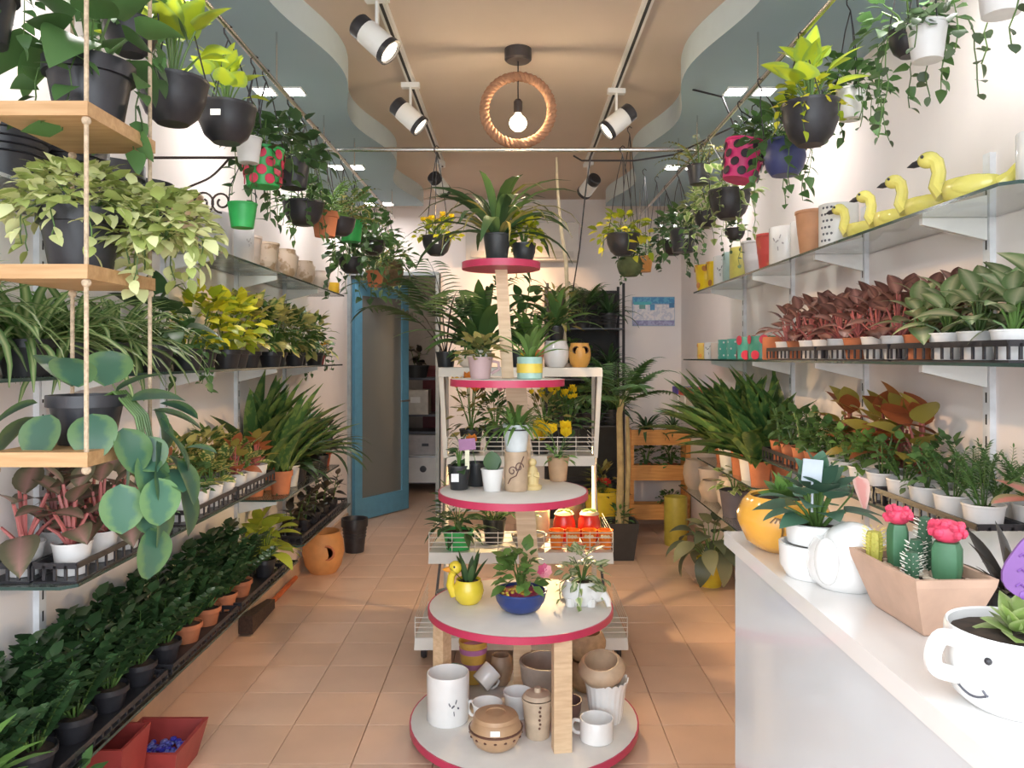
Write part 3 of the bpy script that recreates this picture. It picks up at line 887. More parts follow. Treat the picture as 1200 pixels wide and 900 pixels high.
# poster
t = thing('poster', 'blue and white landscape poster on the back wall', 'poster', (1.166, YB - .006, 1.6))
b = MB(); b.box((0, 0, .18), (.355, .008, .245)); b.build('board', mat('poster_board', (.30, .40, .55), .5), t)
def prect(x0, x1, z0, z1, m, dy):
    b = MB(); b.box(((x0 + x1) / 2, -dy, (z0 + z1) / 2 + .06), (x1 - x0, .001, z1 - z0)); b.build('print', m, t, 0)
pm = lambda n, c, c2=None: mat(n, c, .45, scale=45, col2=c2, thr=.5) if c2 else mat(n, c, .45)
prect(-.174, .174, .185, .238, pm('poster_blue', (.06, .25, .50), (.12, .40, .60)), .0046)
prect(-.165, -.02, .175, .20, pm('poster_teal', (.08, .45, .50)), .0052)
prect(-.174, .174, .045, .178, pm('poster_pale', (.62, .62, .70), (.80, .76, .78)), .0047)
prect(-.174, .174, .003, .042, pm('poster_violet', (.28, .26, .45), (.42, .42, .62)), .0048)
prect(-.03, .01, .13, .18, pm('poster_dot', (.08, .28, .50)), .0052)
prect(-.12, -.07, .14, .175, pm('poster_green', (.12, .30, .28)), .0053)
prect(.13, .172, .15, .19, pm('poster_navy', (.06, .20, .40)), .0054)
# ------------------------------------------------------------------ shared pieces
def vessel(name, label, cat, loc, kind, r, h, m, group=None, rz=0, deco=None, handle=False, n=22, inside=None):
    t = thing(name, label, cat, loc, rz, group)
    link('body', potmesh(kind, r, h, m, n, True), t)
    if handle:
        b = MB(); b.tube(sm([(r * .93, 0, h * .80), (r * 1.35, 0, h * .82), (r * 1.5, 0, h * .55), (r * 1.3, 0, h * .28), (r * .9, 0, h * .25)]), r * .11, 7)
        b.build('handle', m, t)
    if deco: deco(t, r, h)
    return t

def sprig(m, a0=-pi / 2, s=.5, z=.5):
    """a painted sprig or bird on a pot's wall"""
    def f(t, r, h):
        b = MB()
        for (da, dz, L, rot) in ((0, 0, .28, .3), (.16, .10, .2, .9), (-.18, .05, .2, -.7), (.05, -.16, .18, 1.8), (.28, -.05, .16, -.2)):
            a = a0 + da * s * 2; zz = h * (z + dz * s * 2)
            for q in range(3):
                aa = a + (q - 1) * L * s * .35 * cos(rot); zq = zz + (q - 1) * L * s * .35 * sin(rot) * h
                b.box((cos(aa) * r * 1.0, sin(aa) * r * 1.0, zq), (.003, r * L * s * .42, h * .035), rz=aa)
        b.build('painted_sprig', m, t, 0)
    return f
def dots(m, cols, rows, rad, span=2 * pi, a0=0, z0=.2, z1=.85, taper=0.0):
    def f(t, r, h):
        b = MB()
        for j in range(rows):
            for i in range(cols):
                a = a0 + span * (i + (.5 if j % 2 else 0)) / cols; fz = z0 + (z1 - z0) * (j / max(1, rows - 1))
                rr = r * (1 - taper * (1 - fz))
                M = Matrix.Rotation(a, 3, 'Z') @ Matrix.Rotation(pi / 2, 3, 'Y')
                b.lathe([(.0001, .0), (rad, .0), (rad * .9, .0015), (.0001, .0018)], 10, (cos(a) * rr, sin(a) * rr, fz * h), 0, M)
        b.build('painted_dots', m, t, 0)
    return f

def tray(label, sgn, xc, y0, y1, z, w=.115, h=.055, group='black lattice plant trays', pitch=.135):
    """black lattice tray: floor, two bands and upright slats"""
    t = thing('plant_tray', label, 'tray', (xc, (y0 + y1) / 2, z), 0, group)
    l = y1 - y0
    b = MB(); b.box((0, 0, .0025), (w, l, .005)); b.build('floor', black_pl, t)
    b = MB()
    for x in (-w / 2, w / 2): b.box((x, 0, h - .008), (.005, l, .016))
    for y in (-l / 2, l / 2): b.box((0, y, h - .008), (w, .005, .016))
    b.build('rim_band', black_pl, t)
    n = max(3, int(l / (pitch / 3)))
    k1 = ('slat', round(h, 3)); 
    for q, sz in ((0, (.005, .008, h - .016)), (1, (.008, .005, h - .016))):
        if k1 + (q,) not in PM: PM[k1 + (q,)] = MB().box((0, 0, 0), sz).mesh('slat', black_pl, 0)
    for i in range(n + 1):
        for x in (-w / 2, w / 2) if abs(xc) < W - .1 else (-sgn * w / 2,): link('slat', PM[k1 + (0,)], t, loc=(x, -l / 2 + l * i / n, h / 2))
    for y in (-l / 2, l / 2):
        for i in range(1, 4): link('slat', PM[k1 + (1,)], t, loc=(-w / 2 + w * i / 4, y, h / 2))
    return t

green_pl = mat('green_plastic', (.04, .42, .10), .4)
pale_grey_cer = mat('pale_grey_ceramic', (.60, .59, .60), .35, var=.04)
cream_gold = mat('cream_gold_ceramic', (.66, .52, .40), .4, scale=16, col2=(.42, .28, .17), thr=.56)
cream_pink = mat('cream_pink_ceramic', (.70, .58, .50), .35, var=.05)
beige_cer = mat('beige_ceramic', (.58, .42, .26), .45, var=.1)
ink = mat('ink_grey', (.10, .10, .12), .5)
grey_sticker = mat('paper_sticker', (.82, .82, .80), .6)

def black_pot(label, loc, r, h, group='empty black pots on the top shelf'):
    t = thing('plant_pot', label, 'pot', loc, 0, group)
    link('body', potmesh('rim', r, h, black_pl, 24, True), t)
    b = MB()
    for k in range(3): b.lathe([(r * (.86 + .02 * k), h * (.45 + .1 * k)), (r * (.885 + .02 * k), h * (.46 + .1 * k)), (r * (.86 + .02 * k), h * (.475 + .1 * k))], 22)
    b.build('ridge', black_pl, t)
    return t

# ------------------------------------------------------------------ door-side wall: top shelf
TX = -W + .118
for i, (y, r, h) in enumerate(((1.92, .112, .18), (2.19, .11, .19), (2.42, .105, .19), (2.64, .10, .18))):
    black_pot(('large black empty pot at the front end of the top shelf', 'second black empty pot on the top shelf, behind the wooden swing', 'third black empty pot along the top shelf', 'black empty pot beside the beige pot on top shelf')[i], (TX + .004, y, ZT), r, h)
vessel('plant_pot', 'beige flared pot beside black pots on top shelf', 'pot', (TX, 2.93, ZT), 'taper', .09, .20, beige_cer, 'pale pots on the door-side top shelf')
vessel('plant_pot', 'large white cylinder pot with dark dragonfly painting', 'pot', (TX, 3.22, ZT), 'cyl', .098, .185, pale_grey_cer, 'pale pots on the door-side top shelf', deco=sprig(ink, -1.0, .55, .55))
vessel('plant_pot', 'plain pale grey cylinder pot next to the dragonfly pot', 'pot', (TX, 3.50, ZT), 'cyl', .090, .175, pale_grey_cer, 'pale pots on the door-side top shelf', deco=sprig(mat('faint_ink', (.35, .33, .33), .5), -.4, .3, .6))
vessel('plant_pot', 'cream pot behind the plain grey cylinder pot', 'pot', (TX - .02, 3.74, ZT), 'taper', .072, .17, cream_pink, 'pale pots on the door-side top shelf')
for i in range(6):
    y = 3.93 + i * .185
    vessel('plant_pot', 'brown-mottled cream pot on top shelf, %s counting toward the blue door' % ORD[i], 'pot', (TX + (.045 if i % 2 else .0), y, ZT), 'belly' if i % 2 else 'taper', .078 - .002 * i, .165 - .008 * i, cream_gold if i % 3 != 2 else cream_pink, 'mottled cream pots on the door-side top shelf')
vessel('cup', 'small yellow cup at the blue-door end of top shelf', 'cup', (-W + .20, 5.10, ZT), 'cyl', .036, .075, mat('amber_ceramic', (.80, .48, .03), .3), handle=False)

# ------------------------------------------------------------------ door-side wall: eye-level shelf
MX = -W + .12
P8 = ('rim', .075, .095, black_pl)
plant('spider_plant', 'spider plant in a tall black pot at the front end of eye-level shelf', 'plant', (MX, 1.75, ZM), ('rim', .075, .16, black_pl), 'spider', 1.0, group='spider plants')
plant('spider_plant', 'arching spider plant second along the eye-level shelf', 'plant', (MX + .01, 2.0, ZM), P8, 'spider', 1.1, group='spider plants')
plant('spider_plant', 'full spider plant third along the eye-level shelf', 'plant', (MX + .0, 2.22, ZM), P8, 'spider', 1.1, group='spider plants')
plant('spider_plant', 'spider plant beside the broad dark leaves on eye-level shelf', 'plant', (MX + .01, 2.45, ZM), P8, 'spider', 1.05, group='spider plants')
plant('broad_leaf_plant', 'broad dark heart-leaved plant after the spider plants', 'plant', (MX, 2.72, ZM), P8, 'big_green', 1.05)
plant('broad_leaf_plant', 'blue-green broad-leaved plant beside the yellow foliage', 'plant', (MX + .03, 2.93, ZM), ('rim', .065, .08, black_pl), SPC and 'hang_green', 1.0)
for i in range(3):
    plant('lime_foliage_plant', ('bright yellow-lime bush on eye-level shelf, first after green plants', 'brightest yellow-lime bush in the middle of eye-level shelf', 'yellow-lime bush next to the variegated crotons')[i], 'plant', (MX + (.0, .03, .0)[i], 3.14 + .19 * i, ZM), ('rim', .065, .08, black_pl), 'lime', 1.05, group='yellow-lime bushes on eye-level shelf')
for i in range(6):
    plant('croton', 'mottled cream and green croton on eye-level shelf, %s after yellow bushes' % ORD[i], 'plant', (MX + (.03 if i % 2 else -.01), 3.72 + .215 * i, ZM), ('rim', .062, .075, black_pl), 'croton', 1.12 - .02 * i, group='mottled crotons on eye-level shelf')

# ------------------------------------------------------------------ door-side wall: tray shelf
tray('black tray of pink-leaved plants, frontmost on its shelf', -1, -W + .185, 2.03, 2.52, ZL)
tray('black tray behind the pink-leaved plants, against the wall', -1, -W + .06, 2.03, 2.52, ZL)
tray('second black tray along the shelf edge, past the rust pot', -1, -W + .185, 2.72, 3.20, ZL)
tray('third black tray along shelf edge, beside terracotta snake plants', -1, -W + .185, 3.22, 3.70, ZL)
tray('black tray of mottled plants against the door-side wall', -1, -W + .06, 2.72, 3.70, ZL)
WP = ('taper', .052, .088, pot_white)
for i, y in enumerate((2.10, 2.24, 2.38)):
    plant('aglaonema', 'pink-stemmed aglaonema in white pot, %s along the front tray' % ORD[i], 'plant', (-W + .185, y + .01, ZL + .006), WP, 'aglaonema', 1.1, group='pink-stemmed aglaonemas by the wooden swing')
for i, y in enumerate((2.10, 2.26, 2.42)):
    plant('aglaonema', 'pink-stemmed aglaonema by the wall, %s in the rear tray' % ORD[i], 'plant', (-W + .06, y, ZL + .006), WP, 'aglaonema', 1.15, group='pink-stemmed aglaonemas by the wooden swing')
plant('small_potted_plant', 'small plant in a rust pot standing between two black trays', 'plant', (-W + .185, 2.615, ZL), ('taper', .045, .06, terra), 'small_green', .8)
spn = ['mixed', 'small_green', 'mixed', 'mixed', 'orange', 'mixed', 'orange']
for i in range(7):
    y = 2.79 + .137 * i
    plant('small_potted_plant', '%s plant in white pot, %s along the shelf-edge trays' % ({'mixed': 'mottled lance-leaved', 'small_green': 'bushy green', 'orange': 'orange-red leaved'}[spn[i]], ORD[i]), 'plant', (-W + .185, y, ZL + .006), WP, spn[i], .95 if spn[i] != 'orange' else 1.1, group='small plants in white pots on the tray shelf')
for i in range(7):
    y = 2.79 + .137 * i; s_ = ('mixed', 'orange', 'croton', 'mixed', 'croton', 'mixed', 'mixed')[i]
    plant('small_potted_plant', '%s plant in white pot against the wall, %s of its row' % ({'mixed': 'mottled', 'orange': 'reddish', 'croton': 'cream-flecked'}[s_], ORD[i]), 'plant', (-W + .06, y, ZL + .006), WP, s_, 1.1 if s_ != 'croton' else .85, group='small plants in white pots by the door-side wall')
# snake plants standing on the short shelf by the door
for i, (x, y, s, lab) in enumerate(((-W + .07, 3.92, 1.3, 'tall snake plant in terracotta pot against the door-side wall'), (-W + .185, 3.99, 1.15, 'snake plant in terracotta pot at shelf edge after the black trays'), (-W + .07, 4.12, 1.25, 'tall snake plant second along the wall near the blue door'))):
    plant('snake_plant', lab, 'plant', (x, y, .69), ('rim', .062, .12, terra), 'snake_tall', s, group='snake plants near the blue door')
plant('green_potted_plant', 'fountain-leaved green plant behind the snake plants', 'plant', (-W + .16, 4.22, .69), ('taper', .06, .115, pot_white), 'dracaena', 1.05)
plant('snake_plant', 'sprawling dark-leaved plant near the blue door jamb', 'plant', (-W + .12, 4.50, .69), ('rim', .062, .12, black_pl), 'broad_snake', .95, group='snake plants near the blue door')
for i, (x, y, lab) in enumerate(((-W + .17, 4.36, 'dark brown leafy plant at the edge of short shelf'), (-W + .18, 4.62, 'dark brown leafy plant second from the shelf end by door'), (-W + .17, 4.86, 'dark brown leafy plant at the blue-door end of short shelf'))):
    plant('dark_leaf_plant', lab, 'plant', (x, y, .69), ('rim', .055, .09, black_pl), 'dark', 1.15, group='dark brown leafy plants')
plant('green_potted_plant', 'drooping strap-leaved plant hanging over the blue door edge', 'plant', (-W + .15, 5.0, 1.0 - .31), ('rim', .06, .10, mat('vermilion_plastic', (.60, .12, .04), .4)), 'dracaena', 1.25)
plant('flower_pot', 'orange and red blossoms in a red pot before the blue door', 'plant', (-W + .12, 5.0, ZM), ('rim', .05, .06, red_pl), ['hang_green', sp_flowers(random.Random(5), F_ORG, 7, .09, .08, .03)], .9)

# ------------------------------------------------------------------ door-side wall: lowest shelf
for i in range(3):
    tray('brown seedling tray on the lowest shelf, %s from the shop front' % ORD[i], -1, -W + .17, (1.95, 2.62, 3.28)[i], (2.58, 3.24, 3.9)[i], ZB, .125, .035, 'trays on the lowest door-side shelf')
for i in range(10):
    y = 1.80 + .186 * i
    pm = terra if i in (6, 7, 8, 9) else black_pl
    plant('zz_plant', 'glossy dark zz plant in %s pot, %s along the lowest shelf edge' % ('terracotta' if pm is terra else 'black', ORD[i]), 'plant', (-W + .155, y, ZB + .006), ('rim', .058, .07, pm), 'zz', .98 + .12 * ((i * 7) % 3) / 2, group='zz plants along the lowest shelf edge')
for i in range(9):
    y = 1.75 + .215 * i
    plant('zz_plant', 'glossy dark zz plant by the wall, %s along the lowest shelf' % ORD[i], 'plant', (-W + .05, y, ZB + .001), ('rim', .048, .08, black_pl), 'zz', 1.2 - .01 * i, group='zz plants along the wall on lowest shelf')
plant('arching_grass_plant', 'arching strap-leaved plant at the shop-front end of lowest shelf', 'plant', (-W + .20, 1.60, ZB), ('rim', .07, .08, black_pl), [sp_blades(random.Random(55), 'strap', G_FRESH, 26, .26, .3, 1.5, 1.1, False, .02, 1.3), sp_bush(random.Random(56), 'ovate', G_MID, 80, .13, .14, .07, 0)], 1.0)
plant('arching_grass_plant', 'pale green wide-bladed plant beneath the zz plants, above red basket', 'plant', (-W + .20, 2.02, .0), ('rim', .08, .11, black_pl), 'green_bush', 1.0)
plant('lime_star_plant', 'yellow-green star-leaved plant spilling over lowest shelf edge', 'plant', (-W + .17, 3.78, ZB + .006), ('rim', .055, .085, black_pl), 'lime_star', 1.1, group='yellow-green star-leaved plants')
plant('lime_star_plant', 'pale yellow star-leaved plant by the wall at lowest shelf end', 'plant', (-W + .08, 3.98, ZB + .001), ('rim', .055, .085, black_pl), 'lime_star', 1.0, group='yellow-green star-leaved plants')
for i in range(2):
    tray('black seedling tray above the terracotta floor pot, %s from the front' % ORD[i], -1, -W + .16, 4.22 + .58 * i, 4.78 + .58 * i, .37, .14, .045, 'trays by the terracotta floor pot')
for i in range(5):
    plant('dark_leaf_plant', 'dark seedling in black tray above the terracotta floor pot, %s from the front' % ORD[i], 'plant', (-W + .16, 4.30 + .22 * i, .376), ('rim', .045, .07, black_pl), 'dark', .95, group='dark seedlings above the floor pot')
# on the floor
t = vessel('floor_pot', 'terracotta barrel pot with embossed ring, on floor by the lowest shelf', 'pot', (-1.245, 5.0, 0), 'belly', .135, .265, mat('orange_terracotta', (.60, .27, .09), .6, var=.1), None)
b = MB(); b.lathe([(.035, 0), (.042, .004), (.05, 0)], 14, (.055, -.118, .15), 0, Matrix.Rotation(pi / 2, 3, 'X')); b.build('embossed_ring', MATS['terracotta'], t)
black_pot('black ridged round floor pot standing against the blue door', (-1.15, 5.52, 0), .095, .24, None)
t = vessel('floor_pot', 'red square pot standing behind the red floor basket', 'pot', (-1.25, 2.36, 0), 'square', .10, .235, red_pl, None)
# red basket with coloured pebbles
t = thing('pebble_basket', 'red open basket of coloured pebbles on the tiled floor', 'basket', (-1.205, 2.60, 0))
b = MB(); s0, s1, hh = .09, .118, .12
pts = []
for q, z in ((s0, 0), (s1, hh), (s1 - .012, hh), (s0 - .008, .012)):
    pts += [(-q, -q * 1.1, z), (q, -q * 1.1, z), (q, q * 1.1, z), (-q, q * 1.1, z)]
fs = [(3, 2, 1, 0)]
for k in range(3):
    for i in range(4): fs.append((k * 4 + i, k * 4 + (i + 1) % 4, k * 4 + 4 + (i + 1) % 4, k * 4 + 4 + i))
fs.append((12, 13, 14, 15))
b.add(pts, fs); b.build('body', red_pl, t, 0)
rp = random.Random(8)
for nm, m, n, x0, x1 in (('blue_pebbles', mat('pebble_blue', (.05, .05, .45), .3, scale=40, col2=(.2, .22, .6), thr=.5), 130, -.09, .10), ('mixed_pebbles', mat('pebble_yellow', (.75, .55, .06), .35, scale=8, col2=(.65, .08, .08), thr=.5), 90, -.09, .10)):
    b = MB()
    for i in range(n):
        q = .45 if nm == 'blue_pebbles' else -.75
        b.ball((rp.uniform(x0, x1) * .8, (rp.uniform(-.02, .09) if q > 0 else rp.uniform(-.09, -.03)), rp.uniform(.015, .065)), rp.uniform(.008, .013), 6, 4, sc=(1, 1, .7))
    b.build(nm, m, t, kind='stuff')

# hand broom lying by the wall under the lowest shelf
t = thing('broom', 'dark bristle broom with orange handle lying along the wall under shelf', 'broom', (-1.345, 4.1, .012))
b = MB(); b.hexa([(-.035, -.26, 0), (.035, -.26, 0), (.022, .14, .0), (-.022, .14, .0), (-.035, -.26, .09), (.035, -.26, .09), (.022, .14, .05), (-.022, .14, .05)]); b.build('bristles', mat('bristle_brown', (.055, .03, .02), .9, var=.4, scale=80, bump=.6), t)
b = MB(); b.tube([(0, .13, .025), (0, .40, .028), (0, .62, .03)], .014, 8); b.build('handle', mat('broom_orange', (.55, .12, .03), .5), t)

# ------------------------------------------------------------------ hanging wooden swing shelf
sw = thing('swing_shelf', 'three-tier pine swing shelf hung on jute ropes', 'shelf', (-.885, 1.56, 1.2))
BZ = (1.875, 1.572, 1.222)
bx = (-.885, -.88, -.88)
for z in BZ:
    b = MB(); b.box((0, 0, z - 1.2 - .0135), (.185, .27, .027)); b.build('board', pine, sw)
for sx in (-1, 1):
    for sy in (-1, 1):
        b = MB(); x = sx * .085; y = sy * .125
        b.tube([(x, y, 1.35), (x, y, .02 - .028)], .0042, 7); 
        b.build('rope', rope_m, sw)
        for z in BZ:
            b = MB(); b.ball((x, y, z - 1.2 - .034), .009, 8, 6); b.build('knot', rope_m, sw)
plant('pothos', 'big green-leaved plant in a black pot on the top swing board', 'plant', (-.885, 1.60, BZ[0]), ('rim', .088, .135, black_pl), 'pothos', 1.0, 1.0, 0)
plant('variegated_foliage_plant', 'pale variegated bushy plant in black pot on the middle swing board', 'plant', (-.885, 1.57, BZ[1]), ('rim', .082, .125, black_pl), [sp_bush(random.Random(77), 'lance', G_PALE, 420, .15, .095, .042, 0, .8, 2.0), sp_vines(random.Random(78), G_PALE, 9, .03, .10, .04, 'ovate', .09, .016), [(n_, m_, Matrix.Translation((.13, .06, -.045)), k_) for n_, m_, M_, k_ in sp_bush(random.Random(79), 'lance', G_PALE, 380, .12, .11, .042, 0, .8, 2.0)], [(n_, m_, Matrix.Translation((.15, .05, -.03)), k_) for n_, m_, M_, k_ in sp_vines(random.Random(80), G_PALE, 7, .05, .10, .04, 'ovate', .05, .016)]], 1.0, 0, 0)
RUB = [('leaf', leafmesh('round', G_BLUE, .5), LMX(Vector(p), az, el, L, ro, .95), None) for p, az, el, L, ro in (
    ((.05, -.07, -.02), -2.6, -.9, .10, .2), ((-.02, -.09, -.02), -3.4, -1.0, .095, -.2), ((.10, -.05, -.05), -1.9, -1.0, .10, .1), ((.13, -.03, -.10), -1.6, -1.2, .105, .3), ((.16, .0, -.06), -1.5, -.8, .10, -.3), ((.16, -.04, -.15), -2.0, -1.3, .10, .2),
    ((.06, .0, .02), -1.3, .6, .10, 0), ((.02, .03, .03), .2, 1.0, .11, .2), ((-.03, .0, .03), 1.4, .9, .11, 0), ((-.07, -.05, .0), 2.4, -.3, .10, .3), ((.0, -.03, .03), 3.3, .9, .10, 0), ((.08, .02, .0), -1.0, .2, .11, .2),
    ((.14, .02, -.20), -1.7, -1.35, .11, -.2), ((.19, -.01, -.12), -1.4, -1.0, .10, .1), ((.10, -.06, -.16), -2.4, -1.25, .10, 0), ((-.09, -.02, -.03), 1.9, -.6, .10, .2), ((.12, .03, -.02), -1.2, -.2, .11, 0), ((.18, .03, -.18), -1.3, -1.2, .11, .2), ((.13, .0, -.26), -1.8, -1.4, .11, .1))]
rq = random.Random(19)
for k in range(16):
    RUB.append(('leaf', leafmesh('round', G_BLUE, .5), LMX(Vector((rq.uniform(.08, .19), rq.uniform(-.03, .05), rq.uniform(-.26, .02))), rq.uniform(-2.6, -.6), rq.uniform(-1.4, .1), rq.uniform(.06, .085), rq.uniform(-.4, .4), .95), None))
sb = MB()
for k in range(6):
    a = -1.6 + .25 * k; sb.tube([(0, 0, -.01), (.06, -.01 + .01 * k, .02), (.11, -.02 + .01 * k, -.03), (.14, -.02 + .012 * k, -.16 - .02 * (k % 3))], .003, 5)
RUB.append(('stem', sb.mesh('stem', STEM), None, None))
plant('peperomia', 'round blue-green leaves trailing from black pot on the lowest swing board', 'plant', (-.88, 1.58, BZ[2]), ('rim', .075, .10, black_pl), RUB, 1.0, 0, 0)

# ------------------------------------------------------------------ baskets hanging on the door side
def hang(name, label, px, y, zbase, pot, sp, s=1.0, rod=True, group='hanging plants on the door-side rod', x=None, sticker=None, fill=.86, top=None, m=None, rz=None, soil_mat=None):
    xx = (px - 603) / 900 * y if x is None else x
    t = plant(name, label, 'hanging plant', (xx, y, zbase), pot, sp, s, rz, None, group, fill, soil_mat)
    if top is None: # hooks over the rod
        rx = XL if xx < 0 else XR
        hanger(t, pot[1] * .96, pot[2] * .96, ZROD - .035 - zbase, 3, m, dx=rx - xx)
    else: hanger(t, pot[1] * .96, pot[2] * .96, top - .047 - zbase, 3, m)
    if sticker is not None:
        b = MB(); b.box((0, -pot[1] * 1.0, pot[2] * .6), (.03, .002, .018)); st = b.build('price_sticker', grey_sticker, t)
    return t
HB = lambda r, h=None: ('bowl', r, h or r * 1.15, black_pl)
hang('hanging_plant', 'black hanging pot high in the corner above the wooden swing shelf', 0, 1.52, 2.02, ('rim', .07, .12, black_pl), 'hang_green', .8, x=-1.06, top=SOF)
hang('neon_pothos', 'neon yellow big-leaved plant in black hanging bowl', 207, 2.0, 2.005, HB(.088, .115), 'neon', 1.05, x=-.89, rz=.4)
hang('neon_pothos', 'yellow-edged plant in black hanging bowl with white sticker', 262, 2.36, 2.055, HB(.088, .115), 'neon', .8, x=-.885, sticker=1)
hang('hanging_plant', 'leafy pothos hanging between neon plant and swing shelf', 170, 1.86, 2.13, ('bowl', .065, .08, black_pl), 'pothos', .85, x=-.93)
polka = dots(mat('polka_red', (.70, .04, .10), .4), 7, 4, .018, z0=.15, z1=.8, taper=.2)
t = hang('hanging_plant', 'green metal pot with red polka dots, hanging with dark foliage', 308, 2.72, 2.0, ('taper', .075, .135, green_pl), 'hang_dark', 1.0, x=-.89); polka(t, .075, .135)
t = hang('hanging_plant', 'small white bucket pot hanging by the scroll bracket', 290, 2.60, 2.055, ('taper', .045, .085, pot_white), 'small_green', .5, x=-.90)
hang('hanging_plant', 'black hanging pot with dark foliage behind the polka dot pot', 344, 3.02, 2.06, ('taper', .068, .12, black_pl), 'hang_dark', 1.1, x=-.87)
hang('hanging_plant', 'black hanging bowl behind the terracotta fern pot', 355, 3.22, 1.95, HB(.085), 'hang_green', .9, x=-.885)
hang('hanging_fern', 'yellow-green fern in a terracotta hanging pot', 381, 3.40, 1.93, ('rim', .062, .11, terra), 'fern', 1.38, x=-.84)
hang('hanging_fern', 'olive fern hanging just past the terracotta fern pot', 402, 3.62, 1.97, HB(.07), 'fern_olive', 1.25, x=-.82)
hang('hanging_plant', 'green basket plant hanging below the second twin ceiling light', 415, 3.95, 1.99, ('taper', .065, .12, green_pl), 'hang_green', 1.25, x=-.84)
hang('hanging_plant', 'trailing dark green basket in the middle of door-side rod', 410, 4.25, 1.86, HB(.075), 'hang_dark', 1.19, x=-.90)
hang('hanging_plant', 'silvery fresh green plant hanging high above the olive fern', 438, 4.55, 2.0, HB(.075), 'hang_green', 1.25, x=-.84)
hang('hanging_fern', 'brownish olive fern hanging near the blue door', 440, 4.85, 1.84, ('rim', .06, .10, terra), 'fern_olive', 1.31, x=-.88)
hang('hanging_plant', 'round wicker basket with trailing green leaves before the blue door', 457, 5.2, 1.88, ('squat', .10, .16, mat('wicker', (.16, .11, .06), .9, var=.3, scale=60, bump=.4)), 'hang_green', 1.44, x=-.85)
hang('hanging_plant', 'pale leafy basket last on the door-side rod', 430, 5.45, 2.02, HB(.07), 'hang_cream', 1.12, x=-.93)
# scroll bracket with an empty green bucket
t = thing('scroll_bracket', 'black iron scroll bracket on the door-side wall, under hanging pots', 'bracket', (-W, 2.78, 2.02))
P = [(0, 0, .10), (.40, 0, .10)]
b = MB(); b.tube(P, .005, 6); b.tube([(.002, 0, .16), (.002, 0, -.12)], .006, 6)
def spiral(cx, cz, r0, turns, a0, d=1, k=26):
    return [(cx + r0 * (1 - .72 * i / k) * cos(a0 + d * turns * 2 * pi * i / k), 0, cz + r0 * (1 - .72 * i / k) * sin(a0 + d * turns * 2 * pi * i / k)) for i in range(k + 1)]
b.tube(spiral(.27, -.06, .045, 1.4, -pi / 2), .004, 6); b.tube(spiral(.34, -.06, .04, 1.4, -pi / 2, -1), .004, 6)
b.tube(sm([(.37, 0, .10), (.30, 0, .03), (.20, 0, -.02), (.17, 0, -.09), (.22, 0, -.13), (.27, 0, -.10)], 6), .004, 6)
b.build('ironwork', mat('wrought_iron', (.05, .035, .03), .5, .5), t)
t = vessel('bucket', 'empty bright green bucket hanging under the scroll bracket', 'bucket', (-.985, 2.78, 1.865), 'taper', .053, .09, green_pl)
b = MB(); b.tube([(-.05, 0, .085), (-.045, 0, .15), (0, 0, .245), (.045, 0, .15), (.05, 0, .085)], .0022, 5); b.build('handle', black_pl, t)
# ------------------------------------------------------------------ round tiered stand
SY = 2.86
stand = thing('tiered_stand', 'round five-tier wooden display stand with red-edged white discs', 'stand', (.035, SY, 0))
DISC = [(.0, .065, .42), (-.013, .48, .34), (-.04, .905, .275), (-.062, 1.318, .21), (-.085, 1.75, .143)]
for dx, z, r in DISC:
    b = MB(); b.lathe([(.001, z - .024), (r - .001, z - .024), (r - .001, z - .002), (r - .004, z), (.001, z)], 48, (dx, 0, 0)); d = b.build('disc', disc_m, stand)
    b = MB(); b.lathe([(r + .0, z - .026), (r + .003, z - .026), (r + .003, z - .001), (r, z - .001)], 48, (dx, 0, 0)); b.build('edge_band', pink_edge, d)
def post(x, y, z0, z1, w, dpt, rz=0.0, x1=None):
    b = MB(); x1 = x if x1 is None else x1
    P = []
    for xx, z in ((x, z0), (x1, z1)):
        for sx, sy in ((-1, -1), (1, -1), (1, 1), (-1, 1)):
            q = Matrix.Rotation(rz, 3, 'Z') @ Vector((sx * w / 2, sy * dpt / 2, 0))
            P.append((xx + q.x, y + q.y, z))
    b.hexa(P); b.build('post', pine_pale, stand)
post(.125, -.255, .066, .455, .062, .045, .15); post(-.005, .22, .066, .455, .07, .045); post(-.315, .11, .066, .455, .05, .05, -.6)
post(.03, .10, .481, .880, .075, .045, x1=.0)
post(-.005, .13, .906, 1.293, .08, .04, x1=-.03)
post(-.06, .02, 1.319, 1.725, .045, .04, x1=-.085)
# small feet
for a in (.5, 2.6, 4.7):
    b = MB(); b.lathe([(.03, 0), (.03, .038)], 12, (cos(a) * .3, sin(a) * .3, 0)); b.build('foot', black_pl, stand)

SX = .035
def ST(px, py, z):
    y = 900 * (1.4 - z) / (py - 418)
    return Vector(((px - 603) / 900 * y, y, z))
# bottom disc
z5 = .066
t = vessel('ceramic_pot', 'tall white cylinder pot with grey bird painting, on the lowest disc', 'pot', ST(525, 843, z5), 'cyl', .078, .175, w_cer, deco=sprig(ink, -1.25, .45, .45))
def cup(lab, px, py, r, h, m, rz, kind='belly', z=z5, tilt=0):
    t = vessel('ceramic_cup', lab, 'cup', ST(px, py, z), kind, r, h, m, None, rz, handle=True)
    if tilt: t.rotation_euler = (tilt, 0, rz)
    return t
cup('white cup with curled handle beside the tall white cylinder pot', 571, 850, .056, .085, w_cer, 2.6, 'taper')
cup('white round cup behind the tan ribbed pot, lowest disc', 607, 838, .056, .09, w_cer, 2.2, 'taper')
t = cup('small white mug tipped over on the lowest disc', 562, 818, .042, .075, w_cer, 1.8, 'cyl'); t.rotation_euler = (0, .9, .5); t.location.z += .035; t.location.y += .05
cup('small white jug with curled handle at the disc edge', 699, 866, .058, .075, w_cer, 3.0, 'cyl')
